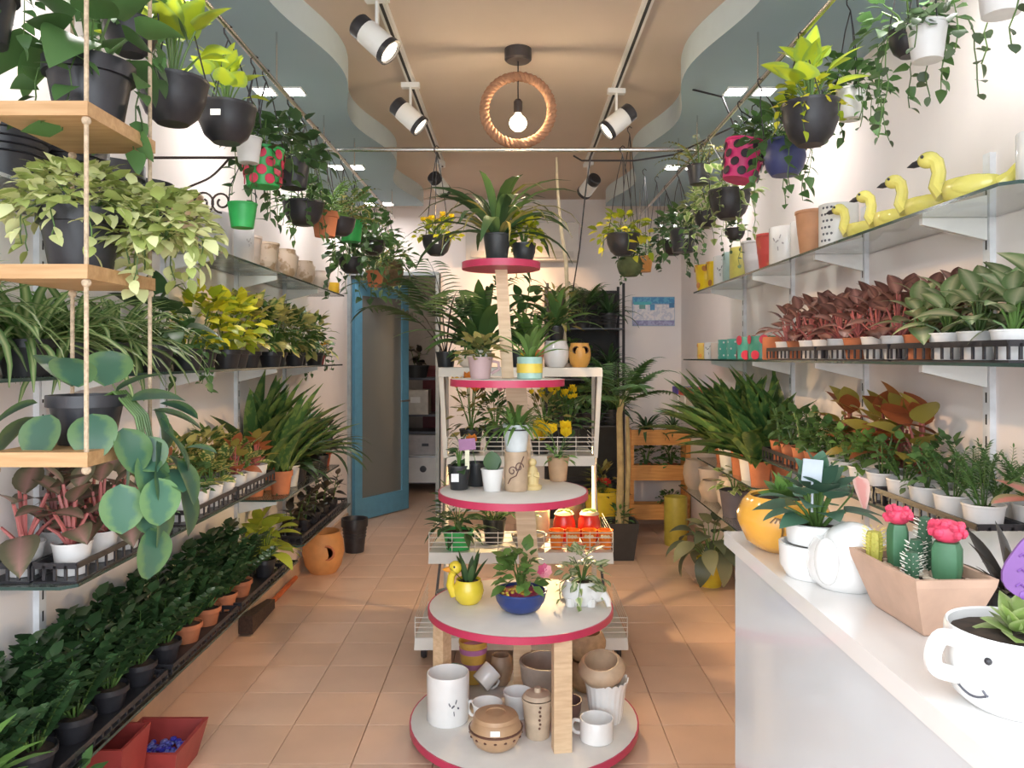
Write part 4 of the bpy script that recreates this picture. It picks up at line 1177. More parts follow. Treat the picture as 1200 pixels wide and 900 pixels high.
cas_m = mat('casserole_brown', (.48, .30, .17), .35, var=.1)
dk_br = mat('dark_brown_glaze', (.13, .06, .04), .4)
t = thing('casserole_pot', 'lidded brown clay casserole with white sticker on lowest disc', 'pot', ST(581, 874, z5))
link('body', potmesh('squat', .092, .10, cas_m), t)
b = MB(); b.lathe([(.074, .097), (.079, .099), (.072, .110), (.045, .116), (.035, .117), (.035, .112), (.001, .112)], 24); b.build('lid', cas_m, t)
b = MB(); b.lathe([(.0905, .062), (.0935, .064), (.0935, .068), (.0905, .070)], 28); b.build('stripe', dk_br, t)
b = MB()
for i in range(16): b.ball((cos(i * .393) * .0865, sin(i * .393) * .0865, .048), .0065, 8, 5, sc=(1, 1, .7))
b.build('painted_dots', dk_br, t)
b = MB(); b.box((.0, -.0885, .083), (.032, .003, .016), M=Matrix.Rotation(-.5, 3, 'X')); b.build('price_sticker', grey_sticker, t)
tan_pale = mat('tan_stoneware', (.55, .43, .31), .5, var=.1, scale=30)
t = vessel('ceramic_pot', 'tan tapered pot with dark dot pattern in front of the posts', 'pot', ST(630, 862, z5), 'taper', .056, .135, tan_pale, deco=dots(dk_br, 1, 6, .0045, .1, -pi / 2 + .1, .35, .9, .2))
b = MB(); b.lathe([(.05, .136), (.054, .138), (.045, .15), (.012, .155), (.012, .17), (.001, .172)], 18); b.build('lid', tan_pale, t)
t = thing('ceramic_pot', 'white fluted pot with scalloped crown rim, lowest disc', 'pot', ST(710, 843, z5))
b = MB(); N = 40
def wob(a, k): return 1 + .045 * (abs(cos(a * 10)) - .5)
b.lathe([(.001, 0), (.055, 0), (.060, .02), (.072, .12), (.082, .145), (.078, .145), (.066, .12), (.06, .05), (.001, .045)], 80, wob=wob)
for i, p in enumerate(b.v):
    if p[2] > .14: b.v[i] = (p[0], p[1], p[2] + .010 * abs(cos(math.atan2(p[1], p[0]) * 10)))
b.build('body', w_cer, t)
t = vessel('ceramic_bowl', 'round tan stoneware bowl resting inside the fluted pot', 'bowl', ST(710, 843, z5) + Vector((-.012, 0, .145)), 'squat', .088, .085, tan_m)
t.rotation_euler = (.25, -.1, 0)
vessel('ceramic_bowl', 'deep grey-brown bowl behind the middle post', 'bowl', (.12, 2.97, z5), 'bowl', .10, .16, mat('grey_brown_stoneware', (.36, .29, .24), .5, var=.15))
vessel('ceramic_bowl', 'small dark plum bowl behind the front wooden post', 'bowl', (.19, 2.80, z5), 'bowl', .055, .085, mat('plum_glaze', (.20, .12, .11), .4))
# second disc
z4 = .481
t = thing('duck_planter', 'yellow duck planter with dark succulent stems, on second disc', 'planter', ST(549, 706, z4))
link('pot', potmesh('belly', .058, .088, yel_cer), t); link('soil', soilmesh('belly', .058), t, loc=(0, 0, .078))
b = MB(); b.tube([(-.05, -.01, .03), (-.068, -.012, .07), (-.062, -.014, .105), (-.05, -.016, .128)], [.018, .015, .014, .018], 10); b.ball((-.048, -.016, .135), .025, 12, 8); b.build('head', yel_cer, t)
b = MB(); b.lathe([(.001, 0), (.012, .0), (.009, .016), (.001, .03)], 10, (-.066, -.022, .130), 0, Matrix.Rotation(-1.6, 3, 'Y')); b.build('beak', mat('beak_orange', (.75, .30, .03), .4), t)
b = MB(); b.ball((-.05, -.0405, .143), .004, 8, 5); b.build('eye', black_pl, t)
grow(t, sp_blades(random.Random(3), 'fat', G_DARK, 14, .11, .9, 1.5, .2, False, .025, .9), .078)
blue_gl = mat('cobalt_glaze', (.025, .05, .20), .3, var=.1)
t = plant('blue_bowl_planter', 'cobalt blue bowl with pink flower plant and bright pebbles', 'planter', ST(610, 716, z4), ('bowl', .095, .078, blue_gl), [sp_bush(random.Random(9), 'ovate', G_FRESH, 60, .085, .12, .062, .03)], 1, 0, 0, soil_mat=mat('magenta_gravel', (.42, .02, .12), .5, scale=90, col2=(.55, .10, .20), thr=.55))
b = MB()
for i in range(46):
    a = rp.uniform(0, 6.28); d = rp.uniform(.01, .078); b.ball((cos(a) * d, sin(a) * d, .074), .007, 6, 4, sc=(1, 1, .7))
b.build('yellow_pebbles', MATS['pebble_yellow'], t, kind='stuff')
fl = MB(); fl.leafy = True
for k in range(7): fl.leaf(ld('ovate', -.2, .3, 3), LMX(Vector((0, 0, 0)), 2 * pi * k / 7, .35, .032, 0, 1.5), k / 7)
link('flower', fl.mesh('flower', F_PINK), t, Matrix.Translation((.085, -.05, .155)) @ Matrix.Rotation(1.0, 4, 'X'))
elep = w_cer
t = thing('elephant_planter', 'white elephant planter with variegated foliage on the second disc', 'planter', ST(682, 706, z4))
b = MB(); b.lathe([(.001, 0), (.05, 0), (.066, .03), (.066, .06), (.052, .085), (.045, .085), (.04, .07)], 20, sx=1.15); b.ball((.055, -.03, .045), .034, 12, 8); b.tube([(.075, -.05, .045), (.088, -.066, .03), (.092, -.072, .008)], [.016, .012, .009], 8)
for x, y in ((-.045, -.04), (.03, -.045), (-.045, .04), (.03, .04)): b.tube([(x, y, .03), (x, y, 0)], .018, 8)
b.build('body', elep, t)
b = MB(); b.ball((.045, -.063, .055), .026, 10, 6, sc=(.8, .25, 1)); b.build('ear', elep, t)
link('soil', soilmesh('cyl', .042), t, loc=(0, 0, .08))
grow(t, sp_bush(random.Random(12), 'ovate', G_SILVER, 70, .085, .12, .045) + sp_vines(random.Random(13), G_CREAM, 5, .02, .06, .04, 'heart', .06), .078)
# third disc
z3 = .906
nurs = mat('nursery_black', (.03, .032, .034), .35)
t = plant('nursery_pot_plant', 'black nursery pot with white label and purple tag, third disc', 'plant', ST(538, 573, z3), ('taper', .044, .09, nurs), sp_bush(random.Random(4), 'ovate', G_DARK, 18, .03, .10, .05), 1, 0, 0)
b = MB(); b.box((-.012, -.0435, .048), (.028, .002, .03)); b.build('label_sticker', grey_sticker, t)
b = MB(); b.box((.032, -.03, .17), (.062, .003, .042), M=Matrix.Rotation(-.08, 3, 'Y')); b.build('plant_tag', mat('tag_mauve', (.30, .13, .26), .5), t)
b = MB(); b.box((.032, -.027, .115), (.016, .003, .075)); b.build('tag_stake', mat('stake_cream', (.72, .70, .50), .5), t)
plant('nursery_pot_plant', 'second black nursery pot, with single orange bloom, third disc', 'plant', ST(558, 569, z3), ('taper', .043, .09, nurs), sp_flowers(random.Random(2), F_ORG, 1, .02, .10, .045), 1, 2.6, 0)
plant('cactus_pot', 'white tapered pot with flat green cactus pad, third disc', 'plant', ST(577, 575, z3), ('taper', .043, .082, w_cer), [[('leaf', leafmesh('round', G_DARK, .1), LMX(Vector((.0, 0, 0)), .2, 1.45, .075, 0, 1), None), ('leaf', leafmesh('round', G_DARK, .1), LMX(Vector((.01, .01, 0)), -.9, 1.2, .05, 0, 1), None)]], 1, 0, 0)
t = vessel('ceramic_pot', 'tan pot with brown scroll drawing under the white pot', 'pot', (.006, 2.84, z3), 'cyl', .043, .145, tan_m)
b = MB()
for q in (-.4, .3):
    b.tube([(x * .9, -.0445 + .003 * abs(x) * 20, zz) for x, _, zz in spiral(q * .04, .085 + q * .02, .018, 1.2, 0)], .0022, 5)
b.tube([(-.03, -.035, .03), (-.02, -.041, .05), (.0, -.0445, .06), (.02, -.041, .11), (.028, -.036, .13)], .0022, 5)
b.build('painted_scroll', dk_br, t)
t = plant('grass_pot', 'pale blue-white pot of ribbon grass balanced on the tan pot', 'plant', (.006, 2.84, z3 + .145), ('taper', .052, .10, mat('ice_white_plastic', (.70, .76, .78), .35)), sp_blades(random.Random(6), 'blade', G_FRESH, 60, .17, .1, 1.4, 1.4, True, .03, 1.4), 1, 0, 0)
b = MB(); b.lathe([(.0495, .078), (.052, .079), (.052, .083), (.0495, .084)], 22); b.build('band', black_pl, t)
# little figurine
t = thing('figurine', 'small yellow angel figurine beside tan pots on the third disc', 'figurine', ST(624, 573, z3))
fig = mat('cream_yellow_resin', (.72, .56, .26), .5, var=.08)
b = MB(); b.lathe([(.001, 0), (.034, 0), (.036, .012), (.022, .02), (.026, .045), (.018, .075), (.010, .086), (.001, .087)], 16); b.build('robe', fig, t)
b = MB(); b.ball((0, 0, .099), .0155, 12, 8); b.tube([(-.02, -.01, .06), (-.022, -.022, .05), (-.004, -.026, .056)], .006, 6); b.tube([(.02, -.01, .06), (.022, -.022, .05), (.004, -.026, .056)], .006, 6); b.build('head', fig, t)
t = plant('yellow_flower_pot', 'tan paper pot with tall yellow blossoms, third disc edge', 'plant', ST(654, 563, z3), ('taper', .045, .095, mat('kraft_pot', (.52, .34, .20), .7)), [sp_bush(random.Random(8), 'lance', G_FRESH, 26, .05, .05, .05), sp_flowers(random.Random(1), F_YEL, 3, .04, .11, .05, 7)], 1, .4, 0)
# fourth disc
z2 = 1.319
t = plant('mug_planter', 'dusty pink mug planter with spilling plant, fourth disc', 'planter', (-.125, 2.80, z2), ('taper', .047, .08, mat('dusty_pink_ceramic', (.48, .33, .33), .4, var=.06)), sp_bush(random.Random(21), 'ovate', G_OLIVE, 50, .085, .07, .05), 1, 0, 0)
b = MB(); b.tube([(.044, 0, .065), (.066, 0, .06), (.068, 0, .035), (.04, 0, .02)], .006, 7); b.build('handle', MATS['dusty_pink_ceramic'], t)
mint = mat('mint_tin', (.36, .55, .48), .35); tin_y = mat('tin_yellow', (.75, .55, .08), .4)
t = plant('tin_planter', 'mint tin planter with yellow band and tiny orange bloom', 'planter', (.055, 2.80, z2), ('cyl', .046, .08, mint), [sp_blades(random.Random(22), 'strap', G_FRESH, 16, .17, .4, 1.5, .9, False, .02, 1.0), sp_flowers(random.Random(3), F_ORG, 2, .035, .015, .018)], 1, 0, 0)
b = MB(); b.lathe([(.046, .022), (.0475, .023), (.0475, .055), (.046, .056)], 22); b.build('band', tin_y, t)
# top disc
z1 = 1.751
plant('dracaena', 'arching dragon tree in black pot crowning the tiered stand', 'plant', (-.065, 2.83, z1), ('taper', .052, .10, nurs), [sp_blades(random.Random(31), 'strap', G_DARK, 34, .37, .35, 1.57, 1.5, False, .02, .8), sp_blades(random.Random(32), 'blade', G_OLIVE, 22, .36, .7, 1.5, 2.1, True, .02, .8)], 1, 0, 0)
plant('lime_plant', 'lime-leaved plant in black bowl beside the top dragon tree', 'plant', (.036, 2.895, z1), ('bowl', .045, .075, nurs), sp_bush(random.Random(33), 'ovate', G_LIME, 110, .065, .11, .045), 1, 0, 0)

# ------------------------------------------------------------------ white wire display rack behind
GY = 3.95
rack = thing('display_rack', 'white wire display rack on castors behind the tiered stand', 'rack', (.03, GY, 0))
rk = mat('rack_enamel', (.72, .69, .63), .35, var=.04)
TIERS = [(.13, .96, .52, -.22), (.485, .86, .44, -.14), (.915, .72, .36, -.02), (1.345, .82, .30, .06)]
for z, w, d, dy in TIERS:
    b = MB(); b.box((0, dy, z - .006), (w, d, .010)); tr_ = b.build('tier', rk, rack)
    b = MB(); b.hexa([(-w / 2, dy - d / 2 - .03, z - .045), (w / 2, dy - d / 2 - .03, z - .045), (w / 2, dy - d / 2 - .022, z - .045), (-w / 2, dy - d / 2 - .022, z - .045), (-w / 2, dy - d / 2 - .004, z), (w / 2, dy - d / 2 - .004, z), (w / 2, dy - d / 2 + .004, z), (-w / 2, dy - d / 2 + .004, z)]); b.build('front_lip', rk, tr_)
    if z < 1.2:
        b = MB()
        for k in range(4):
            zz = z + .025 + .022 * k; x = w / 2; y0 = dy - d / 2; y1 = dy + d / 2
            b.tube([(-x, y1, zz), (-x, y0, zz), (x, y0, zz), (x, y1, zz)], .0022, 5)
        for i in range(9):
            x = -w / 2 + w * i / 8; b.tube([(x, y0, z), (x, y0, z + .095)], .0022, 5)
        b.build('wire_basket', rk, tr_, 60)
for sx in (-1, 1):
    b = MB(); b.tube([(sx * .40, .20, .08), (sx * .40, .20, 1.34)], .014, 8); b.build('upright', rk, rack)
    b = MB(); b.tube([(sx * .40, .20, .09), (sx * .46, -.40, .09)], .013, 8); b.build('base_rail', rk, rack)
    b = MB(); b.tube([(sx * .43, -.10, .13), (sx * .41, .10, .43), (sx * .39, .10, .9), (sx * .41, .16, 1.30)], .007, 6); b.build('side_brace', mat('brace_dark', (.10, .09, .09), .4), rack)
    b = MB(); b.hexa([(sx * .37 - .01, -.16, .90), (sx * .37 + .01, -.16, .90), (sx * .37 + .01, -.13, .90), (sx * .37 - .01, -.13, .90), (sx * .40 - .012, -.10, 1.335), (sx * .40 + .012, -.10, 1.335), (sx * .40 + .012, -.06, 1.335), (sx * .40 - .012, -.06, 1.335)]); b.build('arm', cream_m, rack)
    for y in (-.38, .18):
        b = MB(); b.lathe([(.001, -.012), (.03, -.012), (.034, 0), (.03, .012), (.001, .012)], 14, (sx * .45, y, .034), 0, Matrix.Rotation(pi / 2, 3, 'Y')); b.box((sx * .45, y, .065), (.034, .03, .03)); b.build('castor', black_pl, rack)
rod_ = Vector((0, 0, 0))
gz = lambda i: TIERS[i][0] + .0005
# top tier
plant('palm', 'slender dark palm arching from the rack top over the doorway', 'plant', (-.36, 4.02, gz(3)), ('taper', .055, .08, nurs), [sp_fronds(random.Random(41), G_DARK, 7, .58, .17, 13, .9, 1.45, 1.25, 'lance', .35, 'frond', .45, .1, .004, G_BLACK)], 1, 1.2, 0)
plant('dracaena', 'green dragon tree in a white pot on the rack top', 'plant', (-.18, 4.0, gz(3)), ('taper', .065, .09, w_cer), [sp_blades(random.Random(42), 'strap', G_MID, 40, .44, .4, 1.55, 1.1, False, .03, 1.2)], 1, 0, 0)
plant('small_potted_plant', 'grey-green plant in pale bowl at the rack top edge', 'plant', (-.24, 3.90, gz(3)), ('bowl', .05, .06, cream_m), 'small_green', 1.1)
plant('leafy_plant', 'broad-leaved plant behind the pine pole on the rack top', 'plant', (.02, 4.05, gz(3)), ('taper', .06, .09, nurs), [sp_cane(random.Random(43), 'ovate', G_MID, 34, .13, .40, 5, .06)], 1, 0, 0)
plant('leafy_plant', 'upright strap-leaved plant on the rack top beside pine pole', 'plant', (.10, 3.95, gz(3)), ('taper', .055, .09, terra), [sp_blades(random.Random(44), 'strap', G_FRESH, 20, .28, .8, 1.5, .6, False, .02, 1.2)], 1, 0, 0)
t = vessel('ceramic_pot', 'big white barrel pot on the rack top', 'pot', (.215, 3.96, gz(3)), 'belly', .068, .135, w_cer)
t = plant('leafy_plant', 'black pot of spiky greenery sitting in the white barrel pot', 'plant', (.215, 3.96, gz(3) + .127), ('taper', .045, .085, nurs), [sp_blades(random.Random(45), 'strap', G_MID, 26, .28, .3, 1.5, 1.2, False, .02, 1.0), sp_bush(random.Random(46), 'lance', G_OLIVE, 50, .11, .20, .08, 0)], 1, 0, 0)
t = vessel('ceramic_pot', 'orange pot with two carved eyes at the rack top corner', 'pot', (.335, 3.95, gz(3)), 'belly', .058, .125, mat('orange_ceramic', (.70, .36, .08), .4, var=.1))
b = MB()
for sx in (-1, 1): b.lathe([(.014, 0), (.018, .003), (.02, 0)], 12, (sx * .022, -.050, .088), 0, Matrix.Rotation(pi / 2, 3, 'X'))
b.build('carved_eye', dk_br, t)
t = thing('climbing_stick', 'pale bare branch standing tall on the display rack', 'branch', (.27, 4.03, gz(3)))
b = MB(); b.tube([(0, 0, 0), (-.01, 0, .2), (.008, 0, .35), (.0, 0, .55), (-.03, 0, .75), (-.045, 0, .95), (-.05, 0, 1.1)], [.012, .011, .010, .011, .009, .007, .005], 7); b.build('branch', mat('pale_bark', (.60, .50, .34), .8, var=.15, scale=30), t)
b = MB(); b.lathe([(.001, 0), (.04, 0), (.04, .02), (.001, .022)], 12); b.build('base', tan_m, t)
# second tier
def flw(lab, x, y, z, pot, m, n, fm, sd, R=.09, H=.12, sz=.035):
    return plant('flower_pot', lab, 'plant', (x, y, z), pot, [sp_bush(random.Random(sd), 'lance', m, 70, R, H * .8, .075, .0), sp_flowers(random.Random(sd + 1), fm, n, R * .8, H, sz)], 1, 0, 0)
bp_ = ('taper', .06, .12, nurs)
flw('orange tulip-like blossoms in black pot on the second rack tier', -.22, 3.88, gz(2), bp_, G_OLIVE, 11, F_ORG, 51, .10, .24, .06)
flw('red and pink blossoms in black pot behind the ribbon grass', -.10, 4.0, gz(2), bp_, G_MID, 6, F_PINK, 53, .09, .22, .035)
flw('yellow sprays in black pot on the second rack tier', .16, 3.95, gz(2), bp_, G_OLIVE, 14, F_YEL, 55, .12, .22, .03)
flw('pale yellow sprays at the end of second rack tier', .28, 3.98, gz(2), bp_, G_MID, 12, F_YEL, 57, .10, .20, .032)
plant('yellow_leaf_plant', 'upright yellow-leaved plant in dark pot, second rack tier front', 'plant', (.13, 3.84, gz(2)), ('taper', .05, .07, nurs), [[('leaf', leafmesh('ovate', F_YEL, .2), LMX(Vector((.0, 0, 0)), a, 1.3, .13, 0, .9), None) for a in (.3, 1.8, 3.2, 4.6)]], 1, 0, 0)
# third tier
plant('green_potted_plant', 'dark leafy plant in a green pot on the third rack tier', 'plant', (-.27, 3.66, gz(1)), ('taper', .075, .09, green_pl), [sp_bush(random.Random(61), 'lance', G_DARK, 110, .11, .18, .09, 0)], 1, 0, 0)
plant('green_potted_plant', 'feathery green plant in the middle of third rack tier', 'plant', (-.10, 3.78, gz(1)), bp_, [sp_fronds(random.Random(62), G_MID, 14, .2, .05, 10, .4, 1.4, .9, 'lance', .2)], 1, 0, 0)
plant('small_potted_plant', 'thin-stemmed plant in wide grey bowl on third rack tier', 'plant', (.07, 3.66, gz(1)), ('bowl', .085, .07, mat('grey_stone_bowl', (.42, .38, .33), .6, var=.15)), [sp_cane(random.Random(63), 'ovate', G_MID, 14, .055, .16, 3, .03)], 1, 0, 0)
jar_red = mat('red_glaze', (.62, .035, .02), .2, var=.1, coat=.4); cream_lid = mat('cream_lid', (.80, .66, .42), .4)
for i, (x, y, lab) in enumerate(((.245, 3.80, 'round red apple-shaped jar with cream lid on the lit tier'), (.37, 3.80, 'second red apple-shaped jar by the rack end, lit tier'))):
    t = vessel('apple_jar', lab, 'jar', (x, y, gz(1)), 'belly', .058, .135, jar_red, 'red apple jars under the rack light')
    b = MB(); b.lathe([(.045, .135), (.05, .137), (.04, .15), (.012, .158), (.001, .158)], 18); b.build('lid', cream_lid, t)
    for a in (0, 2, 4): link('leaf', leafmesh('ovate', G_FRESH, .5), t, LMX(Vector((0, 0, .158)), a, .1, .045, 0, 1))
orange_gl = mat('orange_glaze', (.80, .22, .02), .3, var=.12)
for i in range(4):
    vessel('orange_pot', 'bright orange cream-dotted pot in lit wire basket, %s from the grey bowl' % ORD[i], 'pot', (.20 + .078 * i, 3.665, gz(1)), 'taper', .037, .09, orange_gl, 'orange pots in the lit wire basket', deco=dots(cream_lid, 3, 1, .009, 1.2, -2.1, .7, .7))
vessel('ceramic_pot', 'tall cream candle jar glowing under the rack light', 'jar', (.125, 3.83, gz(1)), 'cyl', .05, .15, cream_lid)
vessel('ceramic_pot', 'dark olive cylinder jar at the back of the lit tier', 'jar', (.31, 3.93, gz(1)), 'cyl', .05, .19, mat('dark_olive_glaze', (.08, .07, .04), .3))
# clip lamp under the second tier
t = thing('clip_lamp', 'small clip lamp fixed under the second rack tier', 'lamp', (.22, 3.88, .905))
b = MB(); b.lathe([(.04, -.05), (.025, -.012), (.012, -.001), (.001, -.001)], 16); b.build('shade', white_m, t)
b = MB(); b.ball((0, 0, -.032), .018, 12, 8); b.build('bulb', emit('clip_glow', (1, .78, .45), 12), t)
la = bpy.data.lights.new('clip_lamp_light', 'POINT'); la.energy = 42.0; la.color = (1, .68, .34); la.shadow_soft_size = .02
lo = bpy.data.objects.new('clip_lamp_light', la); COL.objects.link(lo); lo.parent = t; lo.location = (0, 0, -.065)
# bottom tier and the floor under it
bowls = [
    ('teal bowl', 'glazed teal bowl at the rear of the lowest disc', 'bowl', (-.255, 3.06, z5), 'bowl', .06, .09, mat('teal_glaze', (.06, .30, .24), .3, var=.1)),
    ('grey', 'mossy grey tub behind the teal bowl', 'pot', (-.31, 3.76, gz(0)), 'taper', .075, .12, mat('moss_grey', (.32, .34, .30), .5)),
    ('striped', 'yellow and violet striped flared pot at rear of lowest disc', 'pot', (-.17, 3.16, z5), 'taper', .06, .17, mat('ochre_glaze', (.62, .38, .08), .4)),
    ('brown', 'round brown stoneware pot beside the striped pot', 'pot', (-.055, 3.13, z5), 'squat', .048, .12, mat('brown_stoneware', (.30, .20, .13), .5, var=.2)),
    ('orange', 'round amber pot on the lowest rack tier', 'pot', (.215, 3.62, gz(0)), 'squat', .075, .095, mat('amber_glaze', (.62, .32, .06), .35)),
    ('brown2', 'dark brown pot between striped pot and amber pot', 'pot', (.09, 3.72, gz(0)), 'belly', .06, .11, mat('dark_stoneware', (.20, .13, .09), .5)),
    ('basket', 'wide straw-coloured bowl behind the white fluted pot', 'bowl', (.29, 3.09, z5), 'squat', .086, .12, mat('straw_brown', (.45, .30, .17), .7, var=.2, scale=40)),
    ('basket2', 'upper straw-brown bowl stacked on another behind fluted pot', 'bowl', (.285, 3.09, z5 + .12), 'squat', .084, .11, MATS.get('straw_brown') or mat('straw_brown', (.45, .30, .17), .7, var=.2, scale=40)),
]
for _, lab, c, loc, k, r, h, m in bowls:
    t = vessel('ceramic_' + c, lab, c, loc, k, r, h, m)
    if _ == 'striped':
        for zz, mm in ((.12, mat('stripe_violet', (.48, .18, .40), .4)), (.06, mat('stripe_plum', (.36, .16, .28), .4))):
            b = MB(); q = .06 * (.72 + .24 * zz / .17); b.lathe([(q, zz), (q + .003, zz + .002), (q + .005, zz + .022), (q + .002, zz + .024)], 22); b.build('stripe', mm, t)

# ------------------------------------------------------------------ yellow flower bowls hanging from the cross rod
hang('hanging_flower', 'black hanging bowl of yellow flowers, beside the dragon tree', 512, 3.80, 1.90, ('bowl', .073, .095, black_pl), 'yellow_flower', 1.35, x=-.385, top=2.435 + .01, sticker=1)
hang('hanging_plant', 'wide lime-leaved bowl hanging on counter side of the cross rod', 731, 3.80, 1.90, ('bowl', .083, .105, black_pl), 'hang_fresh', 1.3, x=.535, top=2.435 + .01)
hang('hanging_plant', 'round mossy basket below the lime-leaved hanging bowl', 737, 4.4, 1.86, ('squat', .075, .11, mat('moss_basket', (.10, .12, .05), .9, var=.3)), 'hang_dark', .6, x=.66, top=H)
hang('hanging_plant', 'orange hanging pot with small greenery near the poster', 756, 4.9, 1.94, ('taper', .055, .10, mat('orange_plastic', (.72, .34, .10), .45)), 'small_green', .7, x=.83, top=SOF)
hang('hanging_plant', 'pale grey hanging pot with trailing sprigs past the orange pot', 771, 5.1, 2.03, ('taper', .06, .12, mat('pale_grey_plastic', (.55, .52, .48), .45)), 'string', .6, x=.945, top=SOF)

# ------------------------------------------------------------------ along the back wall
plant_rack = thing('plant_rack', 'black wire plant rack against the back wall', 'rack', (.56, 6.22, 0))
b = MB()
for sx in (-1, 1):
    for sy in (-1, 1): b.tube([(sx * .30, sy * .16, 0), (sx * .30, sy * .16, 1.98)], .012, 6)
b.build('frame', black_pl, plant_rack)
for z in (.35, .85, 1.22, 1.62):
    b = MB(); b.box((0, 0, z), (.60, .34, .012))
    for k in range(3): b.tube([(-.30, -.16, z + .04 + .03 * k), (.30, -.16, z + .04 + .03 * k)], .004, 5)
    b.build('shelf', black_pl, plant_rack)
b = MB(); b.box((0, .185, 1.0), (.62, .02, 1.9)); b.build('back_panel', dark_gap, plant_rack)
for i, (x, z, sp, s) in enumerate(((.36, 1.628, 'dracaena', 1.1), (.55, 1.628, 'areca', .7), (.76, 1.628, 'dracaena', 1.1), (.40, 1.228, 'green_bush', 1.1), (.58, 1.228, 'leafy', 1.1), (.76, 1.228, 'dracaena', .9), (.38, .858, 'areca', .6), (.58, .858, 'green_bush', 1.2), (.78, .858, 'dracaena', .9))):
    plant('leafy_plant', '%s on the %s shelf of black wire rack, %s from the doorway' % ({'dracaena': 'spiky dark plant', 'areca': 'feathery palm', 'green_bush': 'lance-leaved bush', 'leafy': 'stemmed leafy plant'}[sp], {1.628: 'top', 1.228: 'second', .858: 'third'}[z], ORD[i % 3]), 'plant', (x, 6.18, z), ('taper', .075, .12, nurs), sp, s)
# areca palm and tree in dark square planter
t = thing('square_planter', 'dark square planter with slim cane tree, by the wooden plant stand', 'planter', (.73, 5.35, 0))
link('pot', potmesh('square', .135, .26, mat('charcoal_planter', (.035, .035, .038), .5)), t); link('soil', soilmesh('square', .118), t, loc=(0, 0, .225))
b = MB(); b.tube([(.0, 0, .22), (.01, 0, .6), (.0, 0, 1.0), (.02, 0, 1.1)], [.028, .024, .022, .018], 9); b.tube([(.05, .03, .22), (.07, .03, .65), (.06, .03, .98)], [.018, .016, .013], 8); b.build('trunk', mat('cane_bark', (.42, .33, .17), .8, var=.2, scale=20), t)
grow(t, sp_fronds(random.Random(71), G_MID, 12, .40, .17, 12, .35, 1.45, .9, 'lance', .25, 'frond', .55, .2, .004), 1.05)
grow(t, sp_bush(random.Random(72), 'lance', G_MID, 50, .07, .12, .07), .23)
plant('flowering_plant', 'red and green flowers in yellow pot behind the square planter', 'plant', (.65, 5.75, 0), ('taper', .13, .40, yel_cer), [sp_bush(random.Random(73), 'lance', G_OLIVE, 60, .12, .22, .12), sp_flowers(random.Random(74), F_RED, 6, .1, .1, .05)], 1, 0, 0)
# wooden three-tier plant stand
t = thing('plant_stand', 'orange wooden three-tier box stand under the poster', 'stand', (1.155, 6.20, 0))
for sx in (-1, 1):
    for sy in (-.09, .09):
        b = MB(); b.box((sx * .225, sy, .41), (.035, .03, .82)); b.build('leg', orange_wood, t)
for z in (.11, .42, .70):
    b = MB(); b.box((0, -.115, z + .06), (.46, .018, .12)); b.build('front_board', orange_wood, t)
    b = MB(); b.box((0, .115, z + .05), (.46, .018, .10)); b.build('back_board', orange_wood, t)
    b = MB(); b.box((0, 0, z + .01), (.41, .20, .016)); b.build('shelf_board', orange_wood, t)
for x, z, sp, s, lab in ((1.06, .718, 'dracaena', .85, 'spiky plant on top of wooden box stand, doorway side'), (1.28, .718, 'dracaena', .65, 'smaller spiky plant on top of wooden box stand, corner side'), (1.06, .438, 'small_green', 1.5, 'bushy plant in the middle box, doorway side'), (1.26, .438, 'small_green', 1.5, 'bushy plant in the middle box, corner side'), (1.25, .128, 'hang_green', .8, 'leafy plant in the lowest box of wooden stand')):
    plant('small_potted_plant', lab, 'plant', (x, 6.19, z), ('taper', .055, .10, terra), sp, s)

# ------------------------------------------------------------------ storeroom beyond the blue door
t = thing('storage_shelf', 'black steel storage shelf in the dim storeroom', 'shelf', (-.85, 8.2, 0))
for sx in (-.42, .42):
    b = MB()
    for sy in (-.2, .2): b.box((sx, sy, .75), (.04, .04, 1.5))
    b.build('frame', black_pl, t)
for z in (.10, .62, .80, 1.18):
    b = MB(); b.box((0, 0, z - .012), (.84, .42, .024)); b.build('shelf_board', mat('steel_shelf_grey', (.10, .10, .12), .5), t)
def boxx(nm, lab, cat, x, y, z, sx, sy, sz, m, extra=None):
    t = thing(nm, lab, cat, (x, y, z)); b = MB(); b.box((0, 0, sz / 2), (sx, sy, sz)); b.build('body', m, t)
    if extra: extra(t, sx, sy, sz)
    return t
def knob(t, sx, sy, sz):
    b = MB(); b.lathe([(.001, 0), (.035, 0), (.03, .02), (.001, .022)], 14, (-.06, -sy / 2, sz * .5), 0, Matrix.Rotation(pi / 2, 3, 'X')); b.build('knob', black_pl, t)
    b = MB(); b.box((0, -sy / 2 - .004, sz * .95), (sx, .008, .015)); b.build('lid_seam', grey_m, t)
boxx('safe_box', 'white box with round black lock in the storeroom', 'box', -.88, 8.08, .105, .50, .38, .28, white_m, knob)
boxx('printer', 'grey printer above the white box in the storeroom', 'printer', -.88, 8.08, .391, .44, .34, .20, mat('printer_grey', (.42, .40, .40), .4), lambda t, sx, sy, sz: (MB().box((-.04, -sy / 2 - .001, sz * .5), (.07, .004, .03)).build('display', black_pl, t), MB().box((.19, -sy / 2 - .001, sz * .5), (.05, .004, .16)).build('ink_cover', mat('ink_blue', (.12, .18, .28), .4), t)))
boxx('carton', 'pale carton on the upper storeroom shelf', 'box', -1.02, 8.05, .805, .26, .30, .25, mat('carton_grey', (.55, .52, .46), .7), lambda t, sx, sy, sz: MB().box((0, -sy / 2 - .001, sz * .6), (.10, .003, .06)).build('label_sticker', white_m, t))
vessel('cup', 'small white cup on the storeroom shelf', 'cup', (-.70, 8.1, .645), 'taper', .05, .09, white_m, handle=True)
